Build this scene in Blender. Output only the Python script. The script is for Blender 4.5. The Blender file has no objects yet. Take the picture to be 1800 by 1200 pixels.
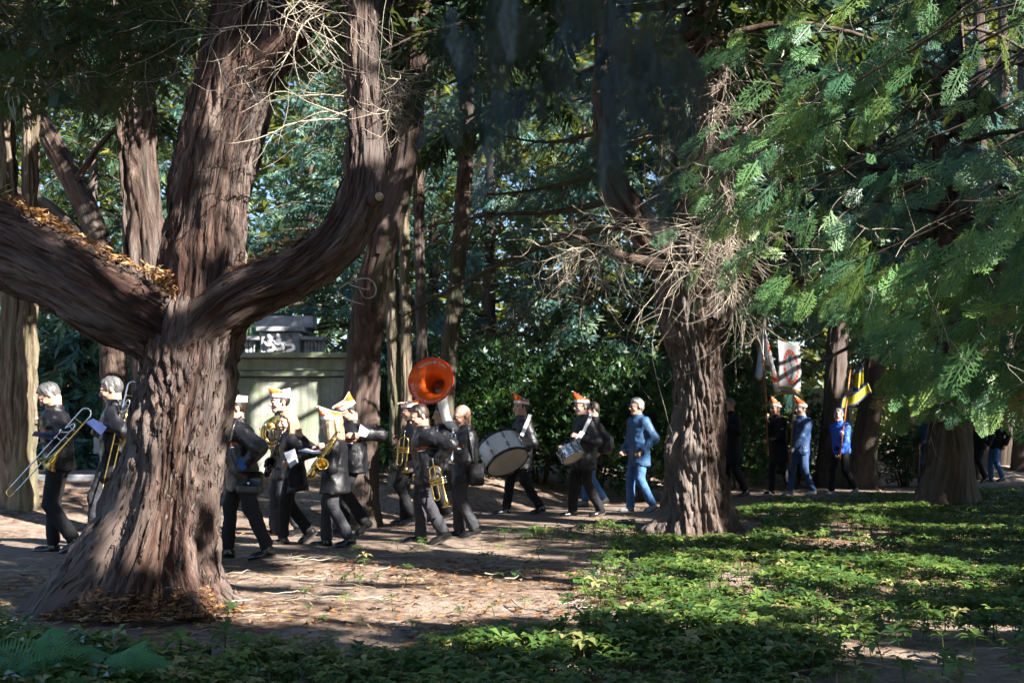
import bpy, math, random
import numpy as np
from mathutils import Vector, Matrix
from mathutils.bvhtree import BVHTree

# ------------------------------------------------------------------ camera, sky, sun, exposure
SC = bpy.context.scene
CAM_Z, PITCH, FPX = 1.27, math.atan(158 / 2000), 2000.0
cam_data = bpy.data.cameras.new("camera")
cam_data.sensor_width = 36.0
cam_data.lens = 40.0
cam_data.clip_end = 500
cam_data.dof.use_dof = True
cam_data.dof.focus_distance = 9.4
cam_data.dof.aperture_fstop = 5.0
cam = bpy.data.objects.new("camera", cam_data)
SC.collection.objects.link(cam)
cam.location = (0, 0, CAM_Z)
cam.rotation_euler = (math.pi / 2 + PITCH, 0, 0)
SC.camera = cam

SUN_EL = math.radians(34)
SUN_AZ = math.atan2(-0.573, 0.819)            # right of the picture, a little on the camera's side
SUN = np.array([math.cos(SUN_EL) * math.cos(SUN_AZ), math.cos(SUN_EL) * math.sin(SUN_AZ), math.sin(SUN_EL)])
world = bpy.data.worlds.new("World")
SC.world = world
world.use_nodes = True
wn = world.node_tree
bg = wn.nodes["Background"]
sky = wn.nodes.new("ShaderNodeTexSky")
sky.sky_type = 'NISHITA'
sky.sun_disc = False
sky.ozone_density = 3.5
sky.dust_density = .4
sky.sun_elevation = SUN_EL
sky.sun_rotation = math.atan2(SUN[0], SUN[1])
wn.links.new(sky.outputs[0], bg.inputs[0])
bg.inputs[1].default_value = 0.055
sun_data = bpy.data.lights.new("sun", 'SUN')
sun_data.energy = 5.0
sun_data.angle = math.radians(0.53)
sun_data.color = (1.0, 0.95, 0.88)
sun = bpy.data.objects.new("sun", sun_data)
SC.collection.objects.link(sun)
sun.rotation_euler = Vector(SUN).to_track_quat('Z', 'Y').to_euler()
sun.location = (20, -10, 25)
SC.view_settings.view_transform = 'Standard'
SC.view_settings.look = 'None'
SC.view_settings.gamma = 1.0
SC.view_settings.use_curve_mapping = False
SC.view_settings.exposure = 2.25
cy = SC.cycles
cy.max_bounces = 4
cy.diffuse_bounces = 2
cy.glossy_bounces = 2
cy.transmission_bounces = 2
cy.use_adaptive_sampling = True
cy.adaptive_threshold = .018
cy.use_light_tree = False
cy.transparent_max_bounces = 4
cy.sample_clamp_indirect = 4.0
cy.use_denoising = True
cy.caustics_reflective = False
cy.caustics_refractive = False

# ------------------------------------------------------------------ helpers
rng = np.random.default_rng(11)
COL = SC.collection
A3 = lambda *v: np.array(v, float)


def unit(v):
    v = np.asarray(v, float)
    return v / np.maximum(np.linalg.norm(v, axis=-1, keepdims=True), 1e-9)


def ray(px, py):
    a, b = (px - 900) / FPX, -(py - 600) / FPX
    c, s = math.cos(PITCH), math.sin(PITCH)
    return A3(a, c - b * s, s + b * c)


def W(px, py, d):
    """the place at forward distance d that the photograph shows at this spot"""
    r = ray(px, py)
    return A3(0, 0, CAM_Z) + r * (d / r[1])


PATH_C = np.array([(-16, 9.0), (-9, 10.9), (-5, 12.4), (-2.5, 13.2), (-.5, 14.6), (1.5, 17.2), (4.5, 21.6), (8, 24.6), (13, 27.2), (20, 29), (34, 31)], float)


def path_y(x):
    return np.interp(x, PATH_C[:, 0], PATH_C[:, 1])


def gz(x, y):
    """height of the ground: flat, rising in a low bank behind the path"""
    t = np.clip((y - path_y(x) - 2.0) / 6.0, 0, 1)
    return 0.55 * t * t * (3 - 2 * t)


def ground_z(x, y):
    """the ground sheet itself, humps included"""
    x, y = np.asarray(x, float), np.asarray(y, float)
    near = np.clip((40 - np.abs(y - 15)) / 20, 0, 1)
    hum = np.where(np.abs(y - path_y(x)) < 1.8, .15, 1) * near
    return gz(x, y) - .012 + hum * (.07 * (fbm(np.stack([x * .9, y * .9, 0 * x], -1), 3) - .5) + .02 * (noise(np.stack([x * 5, y * 5, 0 * x + 3], -1)) - .5))


def G(px, py):
    r = ray(px, py)
    t = CAM_Z / -r[2]
    return A3(0, 0, CAM_Z) + r * t


_M1, _M2, _M3 = np.int64(73856093), np.int64(19349663), np.int64(83492791)


def _hash(i, j, k):
    h = (i * _M1) ^ (j * _M2) ^ (k * _M3)
    h = (h ^ (h >> 13)) * np.int64(1274126177)
    h = h & 0x7FFFFFFF
    h = (h ^ (h >> 15)) * np.int64(461845907) & 0x7FFFFFFF
    return (h % 65536) / 65535.0


def noise(p):
    p = np.asarray(p, float)
    i = np.floor(p).astype(np.int64)
    f = p - i
    f = f * f * (3 - 2 * f)
    x, y, z = i[..., 0], i[..., 1], i[..., 2]
    fx, fy, fz = f[..., 0], f[..., 1], f[..., 2]
    r = 0
    for dx in (0, 1):
        wx = fx if dx else 1 - fx
        for dy in (0, 1):
            wy = fy if dy else 1 - fy
            for dz in (0, 1):
                r = r + wx * wy * (fz if dz else 1 - fz) * _hash(x + dx, y + dy, z + dz)
    return r


def fbm(p, o=3):
    p = np.asarray(p, float)
    a, s, t = 0.5, 0, 0
    for k in range(o):
        s = s + a * noise(p * 2 ** k + 17.3 * k)
        t += a
        a *= .5
    return s / t


# -------- materials
MATS = {}


def ramp(nt, fac, cols, pos=None):
    r = nt.nodes.new("ShaderNodeValToRGB")
    e = r.color_ramp.elements
    n = len(cols)
    pos = pos or [i / (n - 1) for i in range(n)]
    while len(e) < n:
        e.new(0.5)
    for k in range(n):
        e[k].position = pos[k]
        e[k].color = (*cols[k], 1)
    nt.links.new(fac, r.inputs[0])
    return r.outputs[0]


def tex(nt, vec, scale, detail=4, rough=.55, dist=0):
    n = nt.nodes.new("ShaderNodeTexNoise")
    n.inputs["Scale"].default_value = scale
    n.inputs["Detail"].default_value = detail
    n.inputs["Roughness"].default_value = rough
    n.inputs["Distortion"].default_value = dist
    nt.links.new(vec, n.inputs["Vector"])
    return n.outputs["Fac"]


def mixc(nt, f, a, b, mode='MIX'):
    m = nt.nodes.new("ShaderNodeMix")
    m.data_type = 'RGBA'
    m.blend_type = mode
    for v, i in ((f, 0), (a, 6), (b, 7)):
        if isinstance(v, (int, float)):
            m.inputs[i].default_value = v
        elif isinstance(v, tuple):
            m.inputs[i].default_value = (*v, 1)
        else:
            nt.links.new(v, m.inputs[i])
    return m.outputs[2]


def new_mat(name):
    m = bpy.data.materials.new(name)
    m.use_nodes = True
    MATS[name] = m
    nt = m.node_tree
    return m, nt, nt.nodes["Principled BSDF"]


def bump(nt, p, h, strength, dist=.01):
    b = nt.nodes.new("ShaderNodeBump")
    b.inputs["Strength"].default_value = strength
    b.inputs["Distance"].default_value = dist
    nt.links.new(h, b.inputs["Height"])
    nt.links.new(b.outputs[0], p.inputs["Normal"])


def coords(nt, attr=None):
    if attr:
        a = nt.nodes.new("ShaderNodeAttribute")
        a.attribute_name = attr
        return a.outputs["Vector"]
    return nt.nodes.new("ShaderNodeTexCoord").outputs["Object"]


def plain(name, col, rough=.6, metal=0, var=.25, scale=30, spec=.5, bmp=0, bscale=80, sheen=0, coat=0):
    m, nt, p = new_mat(name)
    v = coords(nt)
    f = tex(nt, v, scale, 3)
    lo = tuple(c * (1 - var) for c in col)
    hi = tuple(min(1, c * (1 + var)) for c in col)
    nt.links.new(ramp(nt, f, [lo, hi], [.3, .7]), p.inputs["Base Color"])
    p.inputs["Roughness"].default_value = rough
    p.inputs["Metallic"].default_value = metal
    p.inputs["Specular IOR Level"].default_value = spec
    p.inputs["Sheen Weight"].default_value = sheen
    p.inputs["Coat Weight"].default_value = coat
    if bmp:
        bump(nt, p, tex(nt, v, bscale, 3), bmp, .004)
    return m


def foliage(name, cols, pos=None, rough=.45, trans=.3, tcol=None, spec=.4):
    m, nt, p = new_mat(name)
    a = nt.nodes.new("ShaderNodeAttribute")
    a.attribute_name = "tint"
    c = ramp(nt, a.outputs["Fac"], cols, pos)
    nt.links.new(c, p.inputs["Base Color"])
    p.inputs["Roughness"].default_value = rough
    p.inputs["Specular IOR Level"].default_value = spec
    t = nt.nodes.new("ShaderNodeBsdfTranslucent")
    nt.links.new(mixc(nt, .6, c, tcol or (.25, .32, .05), 'MIX'), t.inputs[0])
    mx = nt.nodes.new("ShaderNodeMixShader")
    mx.inputs[0].default_value = trans
    nt.links.new(p.outputs[0], mx.inputs[1])
    nt.links.new(t.outputs[0], mx.inputs[2])
    nt.links.new(mx.outputs[0], nt.nodes["Material Output"].inputs[0])
    return m


def bark(name, dark, mid, light, moss=None, bs=.6, grey=.5):
    """fibrous bark: colour runs along the stem in strips ('flow' follows the stem)"""
    m, nt, p = new_mat(name)
    v = coords(nt, "flow")
    strip = tex(nt, v, 14, 5, .6, .4)
    patch = tex(nt, v, 1.6, 3, .6)
    fine = tex(nt, v, 60, 3, .6)
    c = ramp(nt, strip, [dark, mid, light], [.33, .5, .72])
    g = tuple(grey * (a + .05) + (1 - grey) * b for a, b in zip((light[0] * .9, light[0] * .86, light[0] * .82), light))
    c = mixc(nt, ramp(nt, patch, [(0, 0, 0), (1, 1, 1)], [.45, .62]), c, mixc(nt, .55, c, g))
    if moss:
        mo = tex(nt, v, 2.3, 4, .6)
        c = mixc(nt, ramp(nt, mo, [(0, 0, 0), (.75, .75, .75)], [.5, .64]), c, moss)
    c = mixc(nt, .5, c, ramp(nt, fine, [(.45, .45, .45), (1, 1, 1)], [.3, .65]), 'MULTIPLY')
    nt.links.new(c, p.inputs["Base Color"])
    p.inputs["Roughness"].default_value = .85
    p.inputs["Specular IOR Level"].default_value = .25
    h = nt.nodes.new("ShaderNodeMath")
    h.operation = 'ADD'
    nt.links.new(strip, h.inputs[0])
    nt.links.new(fine, h.inputs[1])
    bump(nt, p, h.outputs[0], bs, .02)
    return m


# -------- objects
def obj_from(name, verts, faces, mat, parent=None, loc=None, attrs=None, smooth=True, mat_idx=None, mesh=None):
    """verts in world places; the object's origin is the parent's (or its own loc)"""
    if mesh is None:
        v = np.asarray(verts, float)
        o0 = np.array(parent["_o"]) if parent is not None else (A3(*loc) if loc is not None else A3(0, 0, 0))
        me = bpy.data.meshes.new(name)
        v = v - o0
        if isinstance(faces, np.ndarray):
            k = faces.shape[1]
            me.vertices.add(len(v))
            me.vertices.foreach_set("co", v.astype(np.float32).ravel())
            me.loops.add(faces.size)
            me.loops.foreach_set("vertex_index", faces.astype(np.int32).ravel())
            me.polygons.add(len(faces))
            me.polygons.foreach_set("loop_start", np.arange(0, faces.size, k, dtype=np.int32))
            me.update(calc_edges=True)
        else:
            me.from_pydata(v.tolist(), [], [list(map(int, f)) for f in faces])
        for m in (mat if isinstance(mat, (list, tuple)) else [mat]):
            me.materials.append(MATS[m] if isinstance(m, str) else m)
        if mat_idx is not None:
            me.polygons.foreach_set("material_index", np.asarray(mat_idx, np.int32))
        if smooth:
            me.polygons.foreach_set("use_smooth", np.ones(len(me.polygons), bool))
        for k, a in (attrs or {}).items():
            a = np.asarray(a, np.float32)
            at = me.attributes.new(k, 'FLOAT_VECTOR' if a.ndim == 2 else 'FLOAT', 'POINT')
            at.data.foreach_set("vector" if a.ndim == 2 else "value", a.ravel())
    else:
        me = mesh
    o = bpy.data.objects.new(name, me)
    COL.objects.link(o)
    if parent is not None:
        o.parent = parent
        o["_o"] = list(parent["_o"])
    elif loc is not None:
        o.location = loc
    return o


def tag(o, label=None, cat=None, group=None, kind=None):
    if label:
        o["label"] = label
    if cat:
        o["category"] = cat
    if group:
        o["group"] = group
    if kind:
        o["kind"] = kind
    return o


def empty(name, loc, label, cat, group=None):
    o = bpy.data.objects.new(name, None)
    o.empty_display_size = .2
    COL.objects.link(o)
    o.location = tuple(loc)
    o["_o"] = [float(c) for c in loc]
    return tag(o, label, cat, group)


class MB:
    """collects pieces of ONE part"""

    def __init__(s):
        s.v, s.f, s.m, s.n = [], [], [], 0

    def add(s, v, f, mi=0):
        v = np.asarray(v, float).reshape(-1, 3)
        s.v.append(v)
        for q in f:
            s.f.append([int(i) + s.n for i in q])
            s.m.append(mi)
        s.n += len(v)
        return s

    def build(s, name, mat, parent=None, loc=None, smooth=True):
        return obj_from(name, np.concatenate(s.v), s.f, mat, parent, loc, None, smooth, s.m)


def frames(pts, ref=None):
    """tangents and two normals carried along a curve"""
    p = np.asarray(pts, float)
    t = unit(np.gradient(p, axis=0))
    n = np.zeros_like(p)
    r = A3(1, 0, 0) if ref is None else A3(*ref)
    if abs(np.dot(r, t[0])) > .95:
        r = A3(0, 1, 0)
    n0 = unit(r - np.dot(r, t[0]) * t[0])
    n[0] = n0
    for i in range(1, len(p)):
        n0 = n0 - np.dot(n0, t[i]) * t[i]
        n0 = n0 / max(np.linalg.norm(n0), 1e-9)
        n[i] = n0
    return t, n, np.cross(t, n)


def spline(pts, n):
    """Catmull-Rom through the rows of pts (any number of columns), n rows by arc length of the first three"""
    P = np.asarray(pts, float)
    if len(P) == 2:
        return P[0] + (P[1] - P[0]) * np.linspace(0, 1, n)[:, None]
    Q = np.vstack([2 * P[0] - P[1], P, 2 * P[-1] - P[-2]])
    out = []
    for i in range(len(P) - 1):
        a, b, c, d = Q[i], Q[i + 1], Q[i + 2], Q[i + 3]
        t = np.linspace(0, 1, 24, endpoint=(i == len(P) - 2))[:, None]
        out.append(.5 * (2 * b + (c - a) * t + (2 * a - 5 * b + 4 * c - d) * t ** 2 + (3 * b - a - 3 * c + d) * t ** 3))
    C = np.vstack(out)
    s = np.r_[0, np.cumsum(np.linalg.norm(np.diff(C[:, :3], axis=0), axis=1))]
    u = np.linspace(0, s[-1], n)
    return np.stack([np.interp(u, s, C[:, k]) for k in range(C.shape[1])], 1)


def grid_faces(nr, nc, wrap=True):
    i, j = np.meshgrid(np.arange(nr - 1), np.arange(nc if wrap else nc - 1), indexing='ij')
    j2 = (j + 1) % nc
    return np.stack([i * nc + j, i * nc + j2, (i + 1) * nc + j2, (i + 1) * nc + j], -1).reshape(-1, 4)


def tube(pts, rad, sides=8, n=None, caps=True):
    """returns verts, faces of a round tube"""
    p = np.asarray(pts, float)
    r = np.broadcast_to(np.asarray(rad, float), (len(p),))
    if n:
        c = spline(np.c_[p, r], n)
        p, r = c[:, :3], c[:, 3]
    t, a, b = frames(p)
    th = np.linspace(0, 2 * math.pi, sides, endpoint=False)
    v = p[:, None] + r[:, None, None] * (np.cos(th)[None, :, None] * a[:, None] + np.sin(th)[None, :, None] * b[:, None])
    f = grid_faces(len(p), sides).tolist()
    if caps:
        f.append(list(range(sides))[::-1])
        f.append([(len(p) - 1) * sides + k for k in range(sides)])
    return v.reshape(-1, 3), f


def tubes_array(curves, rads, sides=4):
    """many thin tubes at once -> verts, quads; curves (n,k,3), rads (n,k)"""
    c = np.asarray(curves, float)
    n, k, _ = c.shape
    t = unit(np.gradient(c, axis=1))
    ref = np.where(np.abs(t[:, :1, 2:3]) > .9, A3(1, 0, 0), A3(0, 0, 1))
    a = unit(np.cross(t, np.broadcast_to(ref, t.shape)))
    b = np.cross(t, a)
    th = np.linspace(0, 2 * math.pi, sides, endpoint=False)
    v = c[:, :, None] + rads[:, :, None, None] * (np.cos(th)[:, None] * a[:, :, None] + np.sin(th)[:, None] * b[:, :, None])
    f = grid_faces(k, sides)
    F = (f[None] + (np.arange(n) * k * sides)[:, None, None]).reshape(-1, 4)
    return v.reshape(-1, 3), F


def lathe(prof, sides=24, org=(0, 0, 0), axis=(0, 0, 1), ref=(1, 0, 0)):
    """prof rows (radius, height along axis)"""
    ax = unit(A3(*axis))
    r = A3(*ref)
    if abs(np.dot(r, ax)) > .9:
        r = A3(0, 1, 0)
    a = unit(r - np.dot(r, ax) * ax)
    b = np.cross(ax, a)
    th = np.linspace(0, 2 * math.pi, sides, endpoint=False)
    P = np.asarray(prof, float)
    v = A3(*org) + P[:, 1][:, None, None] * ax + P[:, 0][:, None, None] * (np.cos(th)[None, :, None] * a + np.sin(th)[None, :, None] * b)
    return v.reshape(-1, 3), grid_faces(len(P), sides).tolist()


def box(c, ax, half):
    """box with centre c, rows of ax its three directions, half sizes; slightly chamfered"""
    ax, h = np.asarray(ax, float), np.asarray(half, float)
    ch = min(h) * .12
    v = []
    for sx in (-1, 1):
        for sy in (-1, 1):
            for sz in (-1, 1):
                s = A3(sx, sy, sz)
                for k in range(3):
                    q = h - ch
                    q[k] = h[k]
                    v.append(A3(*c) + (s * q) @ ax)
    I = lambda sx, sy, sz, k: ((sx * 2 + sy) * 2 + sz) * 3 + k
    f = []
    for k in range(3):
        for s in (0, 1):
            o = [0, 0, 0]
            q = []
            for (a, b) in ((0, 0), (1, 0), (1, 1), (0, 1)):
                o[k], o[(k + 1) % 3], o[(k + 2) % 3] = s, a, b
                q.append(I(*o, k))
            f.append(q if s else q[::-1])
    for k in range(3):                       # edges along k
        i, j = (k + 1) % 3, (k + 2) % 3
        for a in (0, 1):
            for b in (0, 1):
                o = [0, 0, 0]
                o[i], o[j] = a, b
                o0 = list(o); o0[k] = 0
                o1 = list(o); o1[k] = 1
                q = [I(*o0, i), I(*o1, i), I(*o1, j), I(*o0, j)]
                f.append(q if a == b else q[::-1])
    for a in (0, 1):
        for b in (0, 1):
            for c_ in (0, 1):
                q = [I(a, b, c_, 0), I(a, b, c_, 1), I(a, b, c_, 2)]
                f.append(q if (a + b + c_) % 2 else q[::-1])
    return np.array(v), f


def ball(c, r, seg=12, rings=8):
    r = np.broadcast_to(np.asarray(r, float), (3,))
    ph = np.linspace(1e-3, math.pi - 1e-3, rings)
    th = np.linspace(0, 2 * math.pi, seg, endpoint=False)
    v = np.stack([np.sin(ph)[:, None] * np.cos(th), np.sin(ph)[:, None] * np.sin(th), np.cos(ph)[:, None] * np.ones(seg)], -1)
    return (v * r + A3(*c)).reshape(-1, 3), [f[::-1] for f in grid_faces(rings, seg).tolist()]


def basis(d, nrm):
    """rows: x along d, z near nrm (arrays n,3) -> (n,3,3) with columns as axes"""
    x = unit(d)
    y = unit(np.cross(nrm, x))
    z = np.cross(x, y)
    return np.stack([x, y, z], -1)


def scatter(tmpl, pos, rot, scale):
    """copies of small templates merged into one mesh: (V,F) list -> verts, quads, tint"""
    pos, scale = np.asarray(pos), np.asarray(scale)
    which = rng.integers(0, len(tmpl), len(pos))
    V, F, T, n = [], [], [], 0
    for k, (tv, tf) in enumerate(tmpl):
        s = np.where(which == k)[0]
        if not len(s):
            continue
        v = np.einsum('nij,vj->nvi', rot[s], tv) * scale[s].reshape(len(s), 1, -1) + pos[s][:, None]
        V.append(v.reshape(-1, 3))
        F.append((tf[None] + (np.arange(len(s)) * len(tv))[:, None, None]).reshape(-1, 4) + n)
        t = rng.random(len(s))
        T.append(np.repeat(t, len(tv)))
        n += len(s) * len(tv)
    return np.concatenate(V), np.concatenate(F), np.concatenate(T)


def text_mesh(s, size=1.0):
    """flat letters of a line of text in the xy plane, centred: verts, faces, width"""
    cu = bpy.data.curves.new("lettering", 'FONT')
    cu.body = s
    cu.size = size
    cu.align_x = 'CENTER'
    cu.resolution_u = 2
    o = bpy.data.objects.new("lettering", cu)
    COL.objects.link(o)
    dg = bpy.context.evaluated_depsgraph_get()
    me = o.evaluated_get(dg).to_mesh()
    v = np.array([p.co[:] for p in me.vertices]).reshape(-1, 3)
    f = [list(p.vertices) for p in me.polygons]
    o.evaluated_get(dg).to_mesh_clear()
    bpy.data.objects.remove(o)
    bpy.data.curves.remove(cu)
    return v, f


# -------- rounded bodies: distance fields turned into one closed surface
def surface(fn, lo, hi, h):
    lo, hi = np.asarray(lo, float), np.asarray(hi, float)
    n = np.maximum(np.ceil((hi - lo) / h).astype(int) + 1, 4)
    ax = [lo[k] + h * np.arange(n[k]) for k in range(3)]
    P = np.stack(np.meshgrid(*ax, indexing='ij'), -1)
    D = fn(P.reshape(-1, 3)).reshape(n)
    ins = D < 0
    c = n - 1
    acc = np.zeros((*c, 3))
    cnt = np.zeros(tuple(c))
    sl = lambda o: tuple(slice(o[k], o[k] + c[k]) for k in range(3))
    for k in range(3):
        for a in (0, 1):
            for b in (0, 1):
                o0 = [0, 0, 0]
                o0[(k + 1) % 3], o0[(k + 2) % 3] = a, b
                o1 = list(o0)
                o1[k] = 1
                d0, d1 = D[sl(o0)], D[sl(o1)]
                x = (d0 < 0) != (d1 < 0)
                t = np.where(x, d0 / np.where(x, d0 - d1, 1), 0)
                pt = np.zeros((*c, 3))
                pt[..., 0], pt[..., 1], pt[..., 2] = o0
                pt[..., k] = t
                acc += pt * x[..., None]
                cnt += x
    act = cnt > 0
    idx = -np.ones(tuple(c), int)
    idx[act] = np.arange(act.sum())
    ijk = np.argwhere(act)
    V = lo + h * (ijk + acc[act] / cnt[act][:, None])
    F = []
    for k in range(3):
        i, j = (k + 1) % 3, (k + 2) % 3
        s0 = [slice(None)] * 3
        s0[k] = slice(0, n[k] - 1)
        s0[i] = slice(1, n[i] - 1)
        s0[j] = slice(1, n[j] - 1)
        s1 = list(s0)
        s1[k] = slice(1, n[k])
        a, b = ins[tuple(s0)], ins[tuple(s1)]
        e = np.argwhere(a != b)
        if not len(e):
            continue
        flip = a[tuple(e.T)]
        e[:, i] += 1
        e[:, j] += 1
        q = []
        for (da, db) in ((1, 1), (0, 1), (0, 0), (1, 0)):
            g = e.copy()
            g[:, i] -= da
            g[:, j] -= db
            q.append(idx[tuple(g.T)])
        q = np.stack(q, 1)
        q[~flip] = q[~flip][:, ::-1]
        F.append(q)
    return V, np.concatenate(F)


def smin(a, b, k):
    h = np.clip(.5 + .5 * (b - a) / k, 0, 1)
    return b + (a - b) * h - k * h * (1 - h)


def cone_d(p, a, b, ra, rb):
    """tapered capsule"""
    a, b = np.asarray(a, float), np.asarray(b, float)
    ab = b - a
    t = np.clip(((p - a) @ ab) / max(ab @ ab, 1e-9), 0, 1)
    return np.linalg.norm(p - (a + t[:, None] * ab), axis=1) - (ra + (rb - ra) * t)


def ell_d(p, c, r):
    r = np.asarray(r, float)
    q = (p - np.asarray(c, float)) / r
    k0 = np.linalg.norm(q, axis=1)
    k1 = np.linalg.norm(q / r, axis=1)
    return k0 * (k0 - 1) / np.maximum(k1, 1e-6)

# ------------------------------------------------------------------ materials of the place
bark("bark_red", (.010, .0055, .0045), (.054, .026, .018), (.18, .125, .10), None, 1.5)
bark("bark_grey", (.014, .009, .0075), (.072, .045, .034), (.20, .15, .12), None, 1.3, .5)
bark("bark_pale", (.045, .033, .023), (.135, .10, .066), (.27, .22, .155), (.09, .105, .045), .9, .3)
bark("bark_dark", (.025, .017, .013), (.07, .043, .033), (.14, .095, .075), (.06, .07, .03), .6, .4)
plain("wood_twig", (.33, .285, .22), .8, 0, .35, 8, .2)
plain("wood_twig_dark", (.10, .075, .05), .85, 0, .4, 8, .2)
plain("cut_wood", (.42, .32, .2), .8, 0, .3, 40, .2)
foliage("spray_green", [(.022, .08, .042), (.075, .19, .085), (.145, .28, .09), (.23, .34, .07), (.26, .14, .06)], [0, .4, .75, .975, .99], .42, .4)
foliage("conifer_dark", [(.010, .030, .016), (.025, .06, .03), (.05, .085, .03)], [0, .7, 1], .5, .2)
foliage("conifer_blue", [(.024, .08, .075), (.075, .165, .145), (.15, .22, .11)], [0, .6, 1], .45, .3)
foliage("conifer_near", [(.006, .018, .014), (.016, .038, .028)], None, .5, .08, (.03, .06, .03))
foliage("conifer_lit", [(.04, .08, .025), (.08, .14, .035), (.16, .19, .05), (.30, .20, .03)], [0, .5, .93, .97], .5, .4)
foliage("laurel_leaf", [(.008, .028, .012), (.022, .062, .02), (.06, .115, .03)], [0, .65, 1], .4, .18, (.14, .25, .04), .3)
foliage("cover_leaf", [(.026, .07, .024), (.075, .145, .036), (.16, .225, .055), (.34, .29, .13)], [0, .5, .9, .96], .30, .28, (.25, .36, .05), .5)
foliage("fern_leaf", [(.05, .17, .075), (.09, .25, .10)], None, .5, .3)
foliage("litter_leaf", [(.05, .024, .010), (.17, .075, .022), (.34, .16, .05), (.38, .28, .16)], [0, .35, .75, 1], .7, .1, (.4, .2, .05))
foliage("far_leaf", [(.015, .035, .018), (.04, .075, .03), (.09, .14, .06), (.30, .23, .05)], [0, .6, .95, 1], .55, .45, (.4, .42, .06))

m, nt, p = new_mat("forest_soil")
v = coords(nt)
n1 = tex(nt, v, .55, 4)
n2 = tex(nt, v, 9, 6, .65)
n3 = tex(nt, v, 70, 4, .7)
c = ramp(nt, n2, [(.045, .026, .018), (.12, .075, .052), (.28, .195, .14), (.54, .435, .345)], [.28, .43, .56, .74])
c = mixc(nt, ramp(nt, n1, [(0, 0, 0), (1, 1, 1)], [.42, .6]), c, mixc(nt, .6, c, (.48, .385, .315)))
c = mixc(nt, .7, c, ramp(nt, n3, [(.42, .38, .35), (1, 1, 1)], [.32, .58]), 'MULTIPLY')
nt.links.new(c, p.inputs["Base Color"])
p.inputs["Roughness"].default_value = .95
p.inputs["Specular IOR Level"].default_value = .2
bump(nt, p, n3, .9, .03)

m, nt, p = new_mat("path_dirt")
v = coords(nt)
n1 = tex(nt, v, .8, 4)
n2 = tex(nt, v, 12, 6, .65)
n3 = tex(nt, v, 110, 4, .7)
c = ramp(nt, n2, [(.10, .072, .056), (.20, .148, .115), (.34, .265, .21)], [.3, .5, .72])
c = mixc(nt, ramp(nt, n1, [(0, 0, 0), (1, 1, 1)], [.4, .62]), c, mixc(nt, .5, c, (.15, .09, .055)))
c = mixc(nt, .6, c, ramp(nt, n3, [(.42, .4, .38), (1, 1, 1)], [.3, .6]), 'MULTIPLY')
nt.links.new(c, p.inputs["Base Color"])
p.inputs["Roughness"].default_value = .9
bump(nt, p, n3, .6, .015)

m, nt, p = new_mat("mossy_stone")
v = coords(nt)
n1 = tex(nt, v, 1.1, 5, .6)
n2 = tex(nt, v, 7, 5, .6)
mp = nt.nodes.new("ShaderNodeMapping")
mp.inputs["Scale"].default_value = (6, 6, .5)
nt.links.new(v, mp.inputs[0])
n4 = tex(nt, mp.outputs[0], 1.4, 4, .6)
c = ramp(nt, n2, [(.25, .26, .23), (.42, .42, .37)], [.3, .7])
c = mixc(nt, ramp(nt, n1, [(0, 0, 0), (.8, .8, .8)], [.4, .6]), c, (.20, .25, .13))
c = mixc(nt, ramp(nt, n4, [(0, 0, 0), (.75, .75, .75)], [.48, .66]), c, (.17, .17, .13))
nt.links.new(c, p.inputs["Base Color"])
p.inputs["Roughness"].default_value = .85
bump(nt, p, n2, .35, .02)
plain("pale_stone", (.30, .305, .32), .8, 0, .3, 5, .3, .4, 25)

# ------------------------------------------------------------------ ground and path
gx = np.r_[np.linspace(-160, -22, 24), np.linspace(-20, 26, 185), np.linspace(28, 160, 24)]
gy = np.r_[np.linspace(-30, 2, 18), np.linspace(2.3, 36, 170), np.linspace(38, 190, 30)]
X, Y = np.meshgrid(gx, gy)
Z = ground_z(X, Y)
tag(obj_from("ground", np.stack([X, Y, Z], -1).reshape(-1, 3), grid_faces(len(gy), len(gx), False), "forest_soil"),
    "brown needle-strewn park ground under the trees", None, None, "structure")

u = np.linspace(-16, 33, 220)
cx, cyy = u, path_y(u)
rows = []
for k in np.linspace(-1, 1, 15):
    ww = 1.75 + .25 * np.sin(u * 1.7) + .3 * (noise(np.stack([u * 1.3, u * 0 + k * 0, u * 0 + 5], -1)) - .5)
    nx, ny = -np.gradient(cyy, u), np.ones_like(u)
    L = np.hypot(nx, ny)
    xx, yy = cx + nx / L * ww * k, cyy + ny / L * ww * k
    edge = 1 - abs(k) ** 6
    rows.append(np.stack([xx, yy, gz(xx, yy) + .014 * edge - .03 * (1 - edge) + .018 * edge + .012 * (noise(np.stack([xx * 2, yy * 2, 0 * xx], -1)) - .5)], -1))
tag(obj_from("path", np.concatenate(rows), grid_faces(15, 220, False)[:, ::-1], "path_dirt"),
    "trodden dirt path the band walks along", None, None, "structure")

# ------------------------------------------------------------------ openings cut into the crowns so sun lands on chosen spots
E1 = unit(np.cross(A3(0, 0, 1), SUN))
E2 = np.cross(SUN, E1)
GAPS = []


def gap(p, r):
    GAPS.append((p @ E1, p @ E2, r, p @ SUN))


def gapline(pts, r, n):
    c = spline(np.array(pts), n)
    for q in c:
        gap(q, r * rng.uniform(.75, 1.2))


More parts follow.
